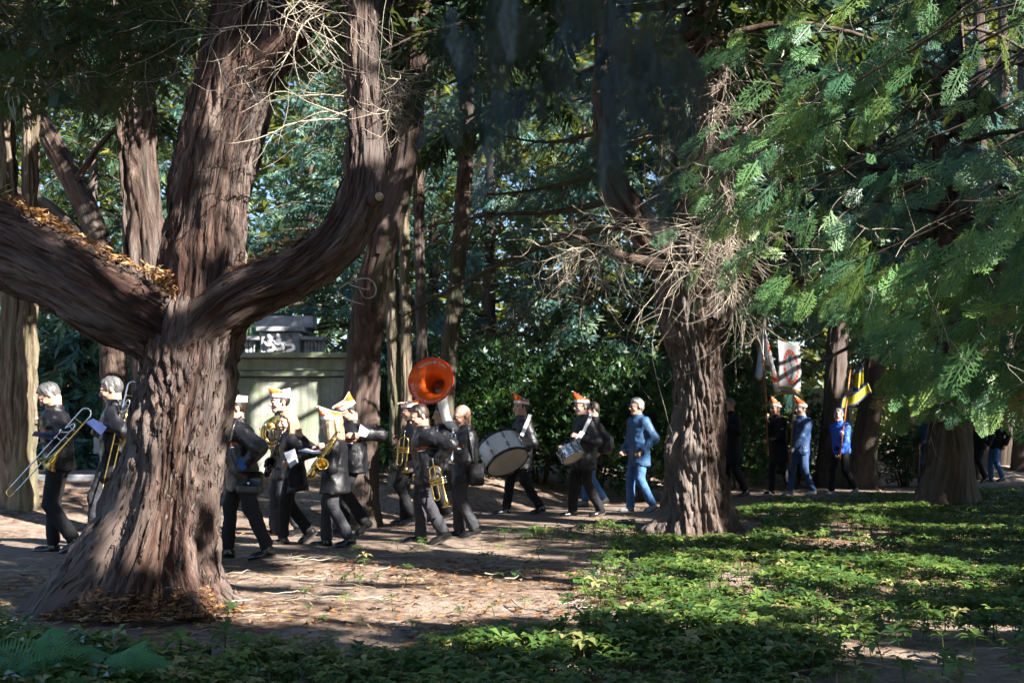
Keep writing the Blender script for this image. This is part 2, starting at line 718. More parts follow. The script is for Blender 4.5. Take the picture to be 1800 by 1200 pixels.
for (px, py) in ((455, 1010), (560, 985), (640, 1040), (720, 1000), (800, 1050), (880, 1030), (960, 1035), (1010, 1070), (560, 1070), (700, 1070),
                 (480, 960), (860, 965), (940, 975), (780, 1015), (610, 1005), (900, 1060), (690, 965), (430, 1050), (390, 1075)):
    gap(G(px, py), .36)
for k in range(46):
    px, py = rng.uniform(1010, 1800), rng.uniform(885, 1110)
    gap(G(px, py), rng.uniform(.2, .42))
for q in ((1150, 1000), (1250, 1020), (1180, 960), (1300, 960), (1400, 900), (1420, 1010), (1530, 950), (1600, 1010), (1350, 1060), (1700, 940), (1480, 890), (1100, 1040)):
    gap(G(*q), .5)
gapline([W(350, 610, 8.0), W(340, 740, 7.95), W(330, 900, 7.9)], .22, 6)
gapline([W(390, 640, 8.1), W(392, 860, 8.1)], .14, 6)
gapline([W(400, 120, 8.4), W(385, 280, 8.4), W(370, 400, 8.4), W(350, 470, 8.4)], .24, 7)
gapline([W(640, 60, 8.1), W(655, 250, 8.1)], .14, 5)
gapline([W(460, 200, 8.4), W(440, 330, 8.4)], .15, 4)
gapline([W(20, 350, 8.2), W(150, 410, 8.2), W(270, 480, 8.2)], .13, 6)
gapline([W(1235, 600, 14.3), W(1240, 760, 14.3), W(1235, 900, 14.2)], .35, 6)
gapline([W(1230, 380, 14), W(1200, 480, 13.8), W(1260, 470, 13.8), W(1290, 440, 14)], .5, 6)
for (px, py, d, r) in ((615, 800, 12.3, .35), (600, 860, 12.3, .3), (755, 760, 12.8, .35), (740, 850, 12.8, .25), (770, 880, 12.8, .2), (1125, 770, 17.6, .5), (1120, 850, 17.6, .35),
                       (1410, 770, 22.3, .5), (1410, 830, 22.3, .4), (1480, 770, 22.5, .5), (885, 780, 17, .4), (757, 668, 15.2, .45), (1008, 785, 16.5, .3), (545, 800, 12.4, .2),
                       (460, 800, 11.3, .2), (90, 720, 11.8, .12), (140, 925, 11.9, .2), (180, 900, 12, .25), (490, 690, 13.5, .2), (590, 710, 12.4, .25), (620, 700, 13.8, .25),
                       (915, 700, 17, .25), (1025, 700, 16.6, .25), (1120, 715, 17.6, .25), (1370, 705, 22.6, .25), (1385, 640, 22.3, .95), (1345, 640, 22.5, .85), (1500, 680, 22.6, .5),
                       (470, 690, 19.8, .35), (500, 730, 19.8, .3), (540, 680, 19.8, .25), (35, 650, 16, .4), (45, 760, 16, .4), (30, 830, 16, .3), (700, 650, 18.8, .35), (705, 560, 18.8, .25),
                       (255, 250, 13.8, .25), (255, 330, 13.8, .25), (950, 640, 20.5, .35), (1090, 640, 20.5, .5), (1120, 590, 20.5, .4), (870, 620, 20.5, .3), (1000, 700, 20, .3),
                       (530, 940, 13, .25), (600, 930, 13, .25), (850, 900, 16, .3), (980, 890, 18, .4), (1100, 880, 18.5, .4), (1350, 865, 23, .5), (1550, 860, 24, .6), (700, 900, 15, .3)):
    gap(W(px, py, d), r * (.5 if 11 < d < 14.5 else .75))
for k in range(34):
    gap(W(rng.uniform(1200, 1600), rng.uniform(60, 560), rng.uniform(10.5, 12.5)), rng.uniform(.3, .6))
for k in range(34):
    gap(W(rng.uniform(-50, 1850), rng.uniform(100, 700), rng.uniform(22, 34)), rng.uniform(.4, 1.1))
for q in ((950, 1150), (1210, 1115), (1350, 1135), (640, 1120), (1010, 1170), (1460, 1120), (60, 1095), (330, 1160), (1600, 1150), (780, 1150)):
    gap(G(*q), .17)
GAPS = np.array(GAPS)


def keep_sunny(pos, soft=.12, pad=0.0):
    """False for sprays that would stand in one of the openings cut for the sun"""
    a, b, s = pos @ E1, pos @ E2, pos @ SUN
    d = np.hypot(a[:, None] - GAPS[None, :, 0], b[:, None] - GAPS[None, :, 1]) - GAPS[None, :, 2] - pad
    hit = (d < rng.normal(0, soft, (len(pos), 1)) * .5) & (s[:, None] > GAPS[None, :, 3] + .8)
    return ~hit.any(1)


# ------------------------------------------------------------------ leaf shapes
def blade(p, d, n, L, w):
    """one narrow leaf as a kinked rhombus of one quad"""
    d = unit(A3(*d))
    s = unit(np.cross(A3(*n), d))
    p = A3(*p)
    return [p, p + d * L * .45 + s * w, p + d * L, p + d * L * .45 - s * w]


def template(blades):
    v = np.array(blades).reshape(-1, 3)
    return v, np.arange(len(v)).reshape(-1, 4)


def spray_template(nb, sub, seed, width=.42):
    r = random.Random(seed)
    B = []
    zz = lambda t: -.16 * t * t
    for k in range(5):
        t0, t1 = k / 5, (k + 1.05) / 5
        w = .018 * (1 - t0) + .008
        B.append([A3(t0, w, zz(t0)), A3(t0, -w, zz(t0)), A3(t1, -w, zz(t1)), A3(t1, w, zz(t1))])
    for k in range(nb):
        t = .06 + .9 * k / nb
        for s in (-1, 1):
            tt = t + (0 if s > 0 else .45 / nb)
            L = width * (1 - tt) ** .6 * (.55 + .45 * min(1, tt * 4)) * r.uniform(.8, 1.1) + .05
            a = s * math.radians(r.uniform(38, 52))
            d = A3(math.cos(a), math.sin(a), r.uniform(-.28, -.02))
            p = A3(tt, 0, zz(tt))
            B.append(blade(p, d, (0, 0, 1), L, .017))
            for q in range(sub):
                u_ = (q + .8) / (sub + .7)
                for s2 in (-1, 1):
                    a2 = a + s2 * math.radians(38)
                    B.append(blade(p + d * L * u_, (math.cos(a2), math.sin(a2), r.uniform(-.25, 0)), (0, 0, 1), L * .42 * (1.1 - u_) + .035, .016))
    return template(B)


SPRAY = [spray_template(9, 2, k, .46) for k in (1, 2, 3)]
SPRAY_MID = [spray_template(9, 1, k, .5) for k in (4, 5, 6)]


def fan_template(n, seed, w=.05, spread=1.2):
    r = random.Random(seed)
    B = []
    for k in range(n):
        a = r.uniform(-spread, spread)
        p = A3(r.uniform(0, .55), r.uniform(-.12, .12), r.uniform(-.12, .12))
        B.append(blade(p, (math.cos(a), math.sin(a), r.uniform(-.6, .3)), (r.uniform(-.5, .5), r.uniform(-.5, .5), 1), r.uniform(.3, .65), w * r.uniform(.7, 1.3)))
    return template(B)


FAN = [fan_template(8, k, .06) for k in (1, 2, 3, 4)]
FAR = [fan_template(5, k, .10, 3.1) for k in (8, 9, 10, 11)]
CLUMP = [fan_template(6, k, .16, 3.1) for k in (5, 6, 7)]


def rand_dirs(n, zlo=-1, zhi=1):
    z = rng.uniform(zlo, zhi, n)
    a = rng.uniform(0, 2 * math.pi, n)
    s = np.sqrt(1 - z * z)
    return np.stack([s * np.cos(a), s * np.sin(a), z], 1)


# ------------------------------------------------------------------ stems
def stem_mesh(pts, nl, ns, seed, amp=.02, strips=22.0, along=2.4, flare=None, lobe=0.0, twist=.5, ref=(1, 0, 0), knob=0.0):
    """pts rows x,y,z,radius -> fibrous stem with real ridges; flare(theta, height) widens the foot into roots"""
    c = spline(np.array(pts, float), nl)
    P, R = c[:, :3], c[:, 3]
    t, a, b = frames(P, ref)
    s = np.r_[0, np.cumsum(np.linalg.norm(np.diff(P, axis=0), axis=1))]
    th = np.linspace(0, 2 * math.pi, ns, endpoint=False)
    T, S = np.meshgrid(th, s)
    Rm = np.broadcast_to(R[:, None], T.shape).copy()
    o = seed * 7.31
    sw = .75 * (noise(np.stack([np.cos(T) * 1.2 + o, np.sin(T) * 1.2, S * .9], -1)) - .5)
    ang = T + sw + twist * S * .35
    big = lobe * (np.cos(3 * ang + seed) * .6 + np.cos(5 * ang + 2 * seed) * .4) * Rm
    k = np.maximum(R.mean(), .05) * strips
    def ridge(f, al, off):
        n_ = noise(np.stack([np.cos(ang) * k * f + o + off, np.sin(ang) * k * f + off, S * al + 2.5 * sw], -1))
        return 1 - np.abs(2 * n_ - 1)
    def crack(f, al, off, w):
        n_ = noise(np.stack([np.cos(ang) * k * f + o + off, np.sin(ang) * k * f + off, S * al + 2.5 * sw], -1))
        return -np.exp(-((n_ - .5) / w) ** 2)
    d = amp * (1.3 * (ridge(.4, along * .6, 0) - .6) + 2.0 * crack(.5, along * .9, 3, .15) + 1.5 * crack(.95, along * 1.7, 5, .17) + .9 * (ridge(1.7, along * 3, 9) - .6) + .8 * crack(2.0, along * 3.5, 13, .2))
    if knob:
        q = noise(np.stack([np.cos(T) * 1.6 + o, np.sin(T) * 1.6 + 3, S * 1.7], -1))
        d = d + knob * np.clip(q - .62, 0, 1) * 3
    rr = Rm + big + d
    if flare:
        rr = rr + flare(T, P[:, 2][:, None] + 0 * T)
    v = P[:, None] + rr[..., None] * (np.cos(T)[..., None] * a[:, None] + np.sin(T)[..., None] * b[:, None])
    flow = np.stack([np.cos(ang) * R.mean() + o, np.sin(ang) * R.mean(), S * .16 + .3 * sw], -1).reshape(-1, 3)
    f = grid_faces(nl, ns)
    v = v.reshape(-1, 3)
    v = np.vstack([v, P[-1] + t[-1] * R[-1] * .3])                       # closed tip
    flow = np.vstack([flow, flow[-1]])
    last = (nl - 1) * ns + np.arange(ns)
    cap = np.stack([last, np.roll(last, -1), np.full(ns, len(v) - 1), np.full(ns, len(v) - 1)], 1)
    return v, f, cap, flow


def stem(name, parent, mat, pts, nl, ns, seed, shreds=0, **k):
    v, f, cap, flow = stem_mesh(pts, nl, ns, seed, **k)
    if shreds:
        # loose fibrous strips peeling off the bark
        g = v[:nl * ns].reshape(nl, ns, 3)
        i, j = rng.integers(2, nl - 8, shreds), rng.integers(0, ns, shreds)
        L = rng.integers(3, 9, shreds)
        i2 = np.minimum(i + L, nl - 1)
        jj = (j + rng.integers(-1, 2, shreds)) % ns
        a_, b_ = g[i, j], g[i2, jj]
        m_ = g[(i + i2) // 2, j]
        ar = unit(g[i, (j + 1) % ns] - g[i, (j - 1) % ns])
        nr = unit(np.cross(ar, b_ - a_))
        cen = (g[i].mean(1))
        nr = nr * np.sign(np.einsum('ij,ij->i', nr, m_ - cen))[:, None]
        w = rng.uniform(.004, .013, (shreds, 1))
        lift = rng.uniform(.0, .028, (shreds, 1)) * (rng.random((shreds, 1)) < .5)
        q = np.stack([a_ - ar * w * .5 + nr * .004, a_ + ar * w * .5 + nr * .004, m_ + ar * w + nr * .009, m_ - ar * w + nr * .009, b_ + ar * w * .4 + nr * (.004 + lift), b_ - ar * w * .3 + nr * (.004 + lift)], 1)
        fq = np.array([[0, 1, 2, 3], [3, 2, 4, 5]])
        F = (fq[None] + (np.arange(shreds) * 6)[:, None, None]).reshape(-1, 4)
        fl_ = np.repeat(rng.random((shreds, 3)) * 6, 6, 0) + np.tile(np.array([[0, 0, 0], [.02, 0, 0], [.02, 0, .02], [0, 0, .02], [.02, 0, .04], [0, 0, .04]]), (shreds, 1))
        obj_from("bark_shreds", q.reshape(-1, 3), F, mat, parent, None, {"flow": fl_}, False)["kind"] = "stuff"
    fl = f.tolist() + [list(q[:3]) for q in cap.tolist()]
    return obj_from(name, v, fl, mat, parent, None, {"flow": flow})


def pxstem(rows):
    """rows px, py, forward distance, width in pixels -> x,y,z,radius"""
    out = []
    for (px, py, d, w) in rows:
        out.append([*W(px, py, d), w * .5 * d / FPX])
    return out


def twig_curves(starts, dirs, L, k=9, curl=.6, grav=.25, seed=0):
    n = len(starts)
    P = np.zeros((n, k, 3))
    P[:, 0] = starts
    d = unit(dirs)
    ax = rand_dirs(n)
    step = (np.asarray(L) / (k - 1)).reshape(-1, 1)
    for i in range(1, k):
        d = unit(d + np.cross(ax, d) * curl * .35 + rng.normal(0, .12, (n, 3)) + A3(0, 0, -grav * (.5 if i < k * .6 else -.35)))
        P[:, i] = P[:, i - 1] + d * step
    return P


def twigs(name, parent, starts, dirs, L, r0, mat="wood_twig", curl=.6, grav=.25, sub=3, subl=.45, sides=4):
    C = twig_curves(starts, dirs, L, 9, curl, grav)
    n = len(C)
    R = np.linspace(1, .3, 9)[None] * np.asarray(r0).reshape(-1, 1) * np.ones((n, 1))
    V, F = tubes_array(C, R, sides)
    if sub:
        i = np.repeat(np.arange(n), sub)
        j = rng.integers(2, 8, n * sub)
        d2 = unit(C[i, np.minimum(j + 1, 8)] - C[i, j - 1]) + rand_dirs(n * sub) * .9
        L2 = np.broadcast_to(np.asarray(L, float), (n,))[i] * rng.uniform(.3, 1, n * sub) * subl * 1.6
        C2 = twig_curves(C[i, j], d2, L2, 7, curl * 1.1, grav)
        R2 = np.linspace(.6, .2, 7)[None] * np.broadcast_to(np.asarray(r0, float), (n,))[i][:, None]
        V2, F2 = tubes_array(C2, R2, 3)
        F3 = F2 + len(V)
        V, F = np.vstack([V, V2]), np.vstack([F, F3])
    o = obj_from(name, V, F, mat, parent)
    o["kind"] = "stuff"
    return o


def open_view(p):
    """True for foliage that would hang between the camera and the flags"""
    x = 900 + p[:, 0] / np.maximum(p[:, 1], .1) * FPX
    y = 758 - (p[:, 2] - CAM_Z) / np.maximum(p[:, 1], .1) * FPX
    return (p[:, 1] > 3) & (p[:, 1] < 22.4) & (((x > 1312) & (x < 1420) & (y > 572) & (y < 890)) | ((x > 1420) & (x < 1535) & (y > 632) & (y < 890)))


def crown_from(name, parent, mat, pos, dirs, up, size, tm):
    dirs, up, size = np.asarray(dirs), np.asarray(up), np.asarray(size)
    k = ~(open_view(pos + dirs * size[:, None] * .5) | open_view(pos + dirs * size[:, None]) | open_view(pos))
    pos, dirs, up, size = pos[k], dirs[k], up[k], size[k]
    v, f, t = scatter(tm, pos, basis(dirs, up), size)
    o = obj_from(name, v, f, mat, parent, None, {"tint": t}, False)
    o["kind"] = "stuff"
    return o


def conifer_crown(parent, base, z0, z1, rad, nbr, per, mat, size=.45, droop=.5, tm=None, limb_mat="bark_dark", carve=False, shape=.75, sect=None):
    """branches spiralling up a stem, each with hanging sprays; makes the parts limb (joined) and crown"""
    zs = z0 + (z1 - z0) * (np.arange(nbr) + rng.random(nbr)) / nbr
    az = np.arange(nbr) * 2.399 + rng.uniform(-.4, .4, nbr)
    if sect:
        az = rng.uniform(sect[0], sect[1], nbr)
    fr = (zs - z0) / (z1 - z0)
    Ls = rad * (1 - fr) ** shape * rng.uniform(.7, 1.1, nbr) + .3
    K = 8
    t = np.linspace(0, 1, K)
    ex = A3(*base)
    C = np.zeros((nbr, K, 3))
    C[:, :, 0] = ex[0] + np.cos(az)[:, None] * Ls[:, None] * t
    C[:, :, 1] = ex[1] + np.sin(az)[:, None] * Ls[:, None] * t
    C[:, :, 2] = zs[:, None] + Ls[:, None] * (.18 * t - droop * t * t) + .15 * np.sin(t * 5 + az[:, None])
    R = (.014 * Ls + .012)[:, None] * (1 - .8 * t)
    V, F = tubes_array(C, R, 5)
    lo = obj_from("limb", V, F, limb_mat, parent, None, {"flow": V * .5})
    lo["kind"] = "stuff"
    bi = rng.integers(0, nbr, nbr * per)
    bi = rng.choice(nbr, nbr * per, p=Ls / Ls.sum())
    tt = rng.random(nbr * per) ** .7 * .97 + .03
    f = tt * (K - 1)
    i0 = np.minimum(f.astype(int), K - 2)
    w = (f - i0)[:, None]
    P = C[bi, i0] * (1 - w) + C[bi, i0 + 1] * w
    D = unit(C[bi, i0 + 1] - C[bi, i0])
    side = unit(np.cross(D, A3(0, 0, 1)))
    sg = rng.choice([-1, 1], len(P))[:, None]
    d = unit(D * rng.uniform(.2, 1, (len(P), 1)) + side * sg * rng.uniform(.2, 1, (len(P), 1)) + A3(0, 0, -1) * rng.uniform(.1, 1.1, (len(P), 1)))
    P = P + d * .12 * size + rng.normal(0, .05, P.shape)
    up = unit(A3(0, 0, 1) + rng.normal(0, .45, P.shape) + D * .4)
    sz = size * rng.uniform(.6, 1.25, len(P))
    ok = P[:, 2] > gz(P[:, 0], P[:, 1]) + .05
    if carve:
        ok &= keep_sunny(P + d * sz[:, None] * .5, .15, .24)
    return crown_from("crown", parent, mat, P[ok], d[ok], up[ok], sz[ok], tm or FAN)


# ------------------------------------------------------------------ the big forked tree in front
t1b = G(275, 1062)
D1 = 8.35
T1 = empty("forked_cypress_tree", (t1b[0], D1, 0), "massive forked conifer with fibrous red bark and flared roots in front of the band", "tree")


def roots1(T, z):
    fl = np.exp(-np.clip(z, 0, 9) / .34)
    g = 0
    for (a, wd, h) in ((184, .30, .62), (222, .26, .42), (262, .30, .30), (312, .20, .46), (352, .3, .18), (40, .4, .3), (110, .4, .35)):
        dd = np.angle(np.exp(1j * (T - math.radians(a))))
        g = g + h * np.exp(-(dd / wd) ** 2)
    dd = np.angle(np.exp(1j * (T - math.radians(289))))
    cleft = -.11 * np.exp(-(dd / .13) ** 2) * np.exp(-np.clip(z, 0, 9) / .55)
    return fl * (g + .02) + cleft


tr = pxstem([(272, 1105, D1, 200), (272, 1040, D1, 190), (285, 950, D1, 182), (300, 860, D1, 178), (313, 770, D1, 172), (326, 690, D1, 166), (334, 620, D1, 168), (340, 570, D1 + .02, 150), (346, 530, D1 + .12, 100), (350, 500, D1 + .2, 50)])
stem("trunk", T1, "bark_red", tr, 210, 290, 1, 1500, amp=.017, strips=26, along=2.6, flare=roots1, lobe=.055, twist=.35, knob=.05)
stem("limb", T1, "bark_red", pxstem([(325, 720, D1 + .12, 52), (312, 640, D1 + .05, 103), (275, 580, D1 - .02, 138), (205, 540, D1 - .1, 148), (120, 492, D1 - .1, 144), (30, 446, D1 - .1, 148), (-80, 395, D1 - .1, 146), (-260, 300, D1 + .1, 129), (-420, 120, D1 + .3, 103), (-480, -150, D1 + .4, 77)]),
     200, 220, 2, 900, amp=.017, strips=26, along=3.0, lobe=.05, ref=(0, 1, 0))
stem("limb", T1, "bark_red", pxstem([(322, 740, D1 + .1, 57), (332, 660, D1 + .02, 80), (352, 592, D1 - .06, 104), (398, 540, D1 - .12, 104), (445, 510, D1 - .16, 99), (515, 478, D1 - .18, 90), (585, 430, D1 - .18, 90), (628, 365, D1 - .18, 88), (640, 290, D1 - .18, 80), (640, 190, D1 - .16, 70), (637, 80, D1 - .14, 66), (640, -60, D1 - .1, 63), (648, -300, D1, 52), (640, -560, D1 + .1, 36)]),
     230, 160, 3, 700, amp=.012, strips=30, along=3.2, lobe=.05, ref=(0, 1, 0), knob=.03)
stem("limb", T1, "bark_red", pxstem([(338, 720, D1 + .12, 70), (346, 640, D1 + .14, 130), (352, 560, D1 + .15, 165), (356, 470, D1 + .18, 162), (362, 390, D1 + .2, 152), (376, 300, D1 + .2, 150), (396, 200, D1 + .22, 152), (420, 100, D1 + .25, 150), (440, 20, D1 + .3, 140), (455, -100, D1 + .3, 120), (480, -350, D1 + .4, 95), (490, -600, D1 + .5, 60)]),
     210, 210, 4, 1200, amp=.018, strips=24, along=2.6, lobe=.07, twist=.25, knob=.05)
stem("limb", T1, "bark_red", pxstem([(440, 130, D1 + .2, 90), (490, 90, D1 + .1, 80), (530, 40, D1 + .05, 62), (565, -10, D1, 52), (600, -120, D1, 45), (620, -300, D1, 30)]), 90, 90, 5, amp=.010, strips=26, along=2)
cs = MB()
c0 = W(666, 346, D1 - .36)
cs.add(*tube([c0 + A3(-.1, .12, -.02), c0 + A3(0, 0, 0)], [.055, .045], 14))
cs.add(*tube([c0 + A3(0.0005, -.0005, 0), c0 + A3(.01, -.014, .0)], [.032, .03], 14), 1)
cs.build("branch_stub", ["bark_red", "cut_wood"], T1)
# dead twigs of the front tree
def stem_pts(rows, n):
    c = spline(np.array(pxstem(rows)), 60)
    return c[rng.integers(0, 60, n), :3]


st = np.vstack([stem_pts([(640, 230, D1 - .18, 74), (640, -80, D1 - .1, 66)], 26), stem_pts([(400, 180, D1 + .05, 10), (455, -60, D1 + .1, 10)], 18), stem_pts([(500, 80, D1, 10), (580, -30, D1, 10)], 18)])
dr = np.vstack([np.c_[rng.uniform(-1, -.2, 26), rng.uniform(-.7, .5, 26), rng.uniform(-.2, .7, 26)], np.c_[rng.uniform(-1, 1, 18), rng.uniform(-.9, -.1, 18), rng.uniform(.0, .5, 18)], np.c_[rng.uniform(-1, 1, 18), rng.uniform(-.8, .4, 18), rng.uniform(-.4, .4, 18)]])
twigs("dead_twigs", T1, st, dr, rng.uniform(.5, 1.4, len(st)), rng.uniform(.003, .007, len(st)), curl=.6, grav=.3, sub=3, subl=.45)
st = stem_pts([(672, 210, D1 - .1, 10), (670, 110, D1 - .1, 10)], 45)
twigs("dead_twigs", T1, st, np.c_[rng.uniform(.3, 1, 45), rng.uniform(-.5, .5, 45), rng.uniform(-.5, .4, 45)], rng.uniform(.2, .55, 45), rng.uniform(.003, .005, 45), curl=.9, grav=.3, sub=4, subl=.5)
tw = MB()
for rows in ([(615, 500), (640, 508), (650, 508)], [(620, 492), (648, 490), (661, 505), (657, 521), (640, 523), (632, 508)], [(592, 512), (612, 527), (640, 535)], [(596, 508), (610, 498), (622, 497)]):
    tw.add(*tube([W(a, b, D1 - .35) for a, b in rows], np.linspace(.006, .003, len(rows)), 6, 16))
tw.build("curled_twig", "wood_twig", T1)
# crown of the front tree (above the picture, shading the left)
cp = []
for (cx_, cy_, cz_, r_, n_) in ((-5.2, 8.6, 6.2, 1.9, 520), (-2.8, 8.6, 7.4, 2.2, 620), (-1.0, 8.4, 7.0, 1.7, 420), (-3.6, 7.6, 9.2, 2.6, 700), (-6.3, 9.3, 8.2, 2.2, 500)):
    q = rand_dirs(n_) * (rng.random((n_, 1)) ** .4) * r_ * A3(1, 1, .7) + A3(cx_, cy_, cz_)
    cp.append(q)
cp = np.vstack(cp)
cp = cp[(cp[:, 2] > 5.15 + .38 * np.maximum(cp[:, 1] - 8.3, 0)) & keep_sunny(cp, .15, .25)]
crown_from("crown", T1, "conifer_dark", cp, rand_dirs(len(cp), -.9, .2), unit(A3(0, 0, 1) + rng.normal(0, .5, cp.shape)), rng.uniform(.35, .7, len(cp)), FAN)
# green wisps hanging into the top left corner
q = []
for k in range(230):
    px, py = rng.uniform(-20, 330), 170 * rng.random() ** 1.6 - 10
    q.append(W(px, py, rng.uniform(8.6, 10.5)))
q = np.array(q)
crown_from("hanging_sprays", T1, "conifer_dark", q, unit(np.c_[rng.uniform(-1, 1, 230), rng.uniform(-1, 1, 230), rng.uniform(-1, -.1, 230)]), unit(A3(0, 0, 1) + rng.normal(0, .5, q.shape)), rng.uniform(.25, .5, 230), FAN + SPRAY_MID)
st = np.array([W(rng.uniform(-40, 340), rng.uniform(-40, 120), rng.uniform(8.8, 10.5)) for k in range(90)])
twigs("dead_twigs", T1, st, np.c_[rng.uniform(-1, 1, 90), rng.uniform(-.6, .6, 90), rng.uniform(-.7, .3, 90)], rng.uniform(.5, 1.2, 90), rng.uniform(.004, .008, 90), "wood_twig_dark", .6, .3, 3)

# ------------------------------------------------------------------ the gnarled tree in the middle distance
D2 = 14.75
t2b = W(1222, 930, D2)
T2 = empty("gnarled_cypress_tree", (t2b[0], D2, 0), "gnarled grey-brown conifer with a thicket of bare curling twigs beside the path", "tree")


def roots2(T, z):
    fl = np.exp(-np.clip(z, 0, 9) / .3)
    g = 0
    for (a, wd, h) in ((190, .35, .25), (245, .3, .16), (300, .3, .16), (345, .35, .30), (70, .5, .3)):
        dd = np.angle(np.exp(1j * (T - math.radians(a))))
        g = g + h * np.exp(-(dd / wd) ** 2)
    return fl * g


stem("trunk", T2, "bark_grey", pxstem([(1218, 950, D2, 118), (1220, 890, D2, 114), (1222, 800, D2, 104), (1226, 710, D2, 98), (1226, 640, D2, 102), (1220, 580, D2, 128), (1218, 520, D2, 140), (1222, 470, D2, 140), (1225, 420, D2, 110)]),
     210, 230, 6, 900, amp=.024, strips=20, along=2.6, flare=roots2, lobe=.07, knob=.12)
stem("limb", T2, "bark_grey", pxstem([(1215, 520, D2, 90), (1175, 455, D2 - .1, 80), (1125, 395, D2 - .15, 66), (1085, 335, D2 - .15, 58), (1066, 260, D2 - .1, 50), (1062, 150, D2, 46), (1068, 20, D2, 42), (1080, -200, D2, 34), (1085, -450, D2, 20)]), 130, 90, 7, amp=.014, strips=24, along=2, lobe=.08)
stem("limb", T2, "bark_grey", pxstem([(1232, 560, D2 - .1, 110), (1248, 470, D2 - .1, 100), (1258, 400, D2 - .05, 84), (1262, 320, D2, 74), (1255, 200, D2 + .1, 64), (1245, 80, D2 + .1, 58), (1238, -80, D2 + .1, 52), (1235, -350, D2 + .1, 40), (1230, -600, D2, 20)]), 140, 110, 8, amp=.018, strips=22, along=2, lobe=.08, knob=.06)
stem("limb", T2, "bark_grey", pxstem([(1255, 500, D2 - .1, 70), (1295, 472, D2 - .25, 56), (1335, 487, D2 - .35, 36), (1375, 500, D2 - .5, 22), (1440, 490, D2 - .8, 12)]), 70, 60, 9, amp=.012, strips=24, along=2, lobe=.08, ref=(0, 1, 0))
stem("limb", T2, "bark_grey", pxstem([(1180, 470, D2 - .2, 34), (1110, 455, D2 - .5, 20), (1055, 435, D2 - .8, 15), (1010, 415, D2 - 1, 10), (960, 405, D2 - 1.1, 5)]), 60, 24, 10, amp=.004, ref=(0, 1, 0))
for rows in ([(1110, 395, 14.8, 15.6), (1000, 415, 15.6, 13.2), (900, 455, 16.2, 10.8), (800, 505, 16.6, 7.2), (700, 560, 17, 3.6)], [(1090, 350, 15, 13.2), (980, 372, 16, 10.8), (870, 378, 16.5, 7.2), (740, 400, 17, 3.6)],
             [(1075, 300, 15, 10.8), (960, 330, 15.8, 7.8), (850, 342, 16, 4.8), (760, 330, 16.3, 2.4)], [(1060, 430, 15.2, 8.4), (960, 510, 16, 6.0), (890, 590, 16.4, 3.0)], [(1066, 230, 15, 9.6), (960, 250, 16, 6.6), (830, 230, 16.4, 3.6)]):
    c = pxstem(rows)
    stem("limb", T2, "bark_dark", c, 60, 16, 11, amp=.003, ref=(0, 1, 0))
    cc = spline(np.array(c), 50)[8:, :3]
    i = rng.integers(0, 42, 34)
    twigs("dead_twigs", T2, cc[i], np.c_[rng.uniform(-1, .1, 34), rng.uniform(-.6, .6, 34), rng.uniform(-1, .3, 34)], rng.uniform(.4, 1.1, 34), rng.uniform(.004, .008, 34), "wood_twig_dark", .4, .25, 4, .4)
n = 50
st = np.vstack([stem_pts([(1205, 380, D2 - .45, 10), (1240, 480, D2 - .55, 10)], 28), stem_pts([(1160, 420, D2 - .35, 10), (1090, 370, D2 - .35, 10)], 22)])
dr = np.c_[rng.choice([-1, 1], n, p=[.6, .4]) * rng.uniform(.5, 1.1, n), rng.uniform(-.7, -.1, n), rng.uniform(-.5, .45, n)]
twigs("dead_twigs", T2, st, dr, rng.uniform(.8, 1.9, n), rng.uniform(.004, .008, n), curl=.6, grav=.34, sub=4, subl=.5)
st = stem_pts([(1285, 360, D2 - .3, 10), (1285, 520, D2 - .4, 10)], 50)
twigs("dead_twigs", T2, st, np.c_[rng.uniform(-.6, 1, 50), rng.uniform(-1, 0, 50), rng.uniform(-1, .1, 50)], rng.uniform(.4, 1.0, 50), rng.uniform(.004, .008, 50), curl=.7, grav=.45, sub=3, subl=.5)
st = stem_pts([(1250, 40, D2 - .2, 10), (1260, 330, D2 - .3, 10)], 70)
twigs("dead_twigs", T2, st, np.c_[rng.uniform(-.8, 1, 70), rng.uniform(-1, .2, 70), rng.uniform(-.7, .5, 70)], rng.uniform(.7, 1.9, 70), rng.uniform(.004, .008, 70), curl=.5, grav=.35, sub=4, subl=.5)
st = np.array([W(rng.uniform(1000, 1080), rng.uniform(425, 450), D2 - .9) for k in range(40)])
twigs("dead_twigs", T2, st, np.c_[rng.uniform(-1, .3, 40), rng.uniform(-.6, .2, 40), rng.uniform(-.9, .2, 40)], rng.uniform(.3, .9, 40), rng.uniform(.004, .008, 40), curl=.8, grav=.5, sub=3, subl=.5)
conifer_crown(T2, (t2b[0], D2, 0), 6.2, 15, 4.0, 56, 48, "conifer_dark", .62, .35, carve=True)

# ------------------------------------------------------------------ the tree on the right, and the near one whose sprays hang in from the right
D3 = 19.2
t3b = W(1665, 882, D3)
T3 = empty("flared_cypress_tree", (t3b[0], D3, 0), "dark smooth-flared conifer trunk rising from green ground cover behind hanging sprays", "tree")


def roots3(T, z):
    fl = np.exp(-np.clip(z, 0, 9) / .33)
    g = 0
    for (a, wd, h) in ((185, .4, .32), (240, .35, .18), (300, .35, .18), (350, .4, .3), (90, .6, .3)):
        dd = np.angle(np.exp(1j * (T - math.radians(a))))
        g = g + h * np.exp(-(dd / wd) ** 2)
    return fl * g


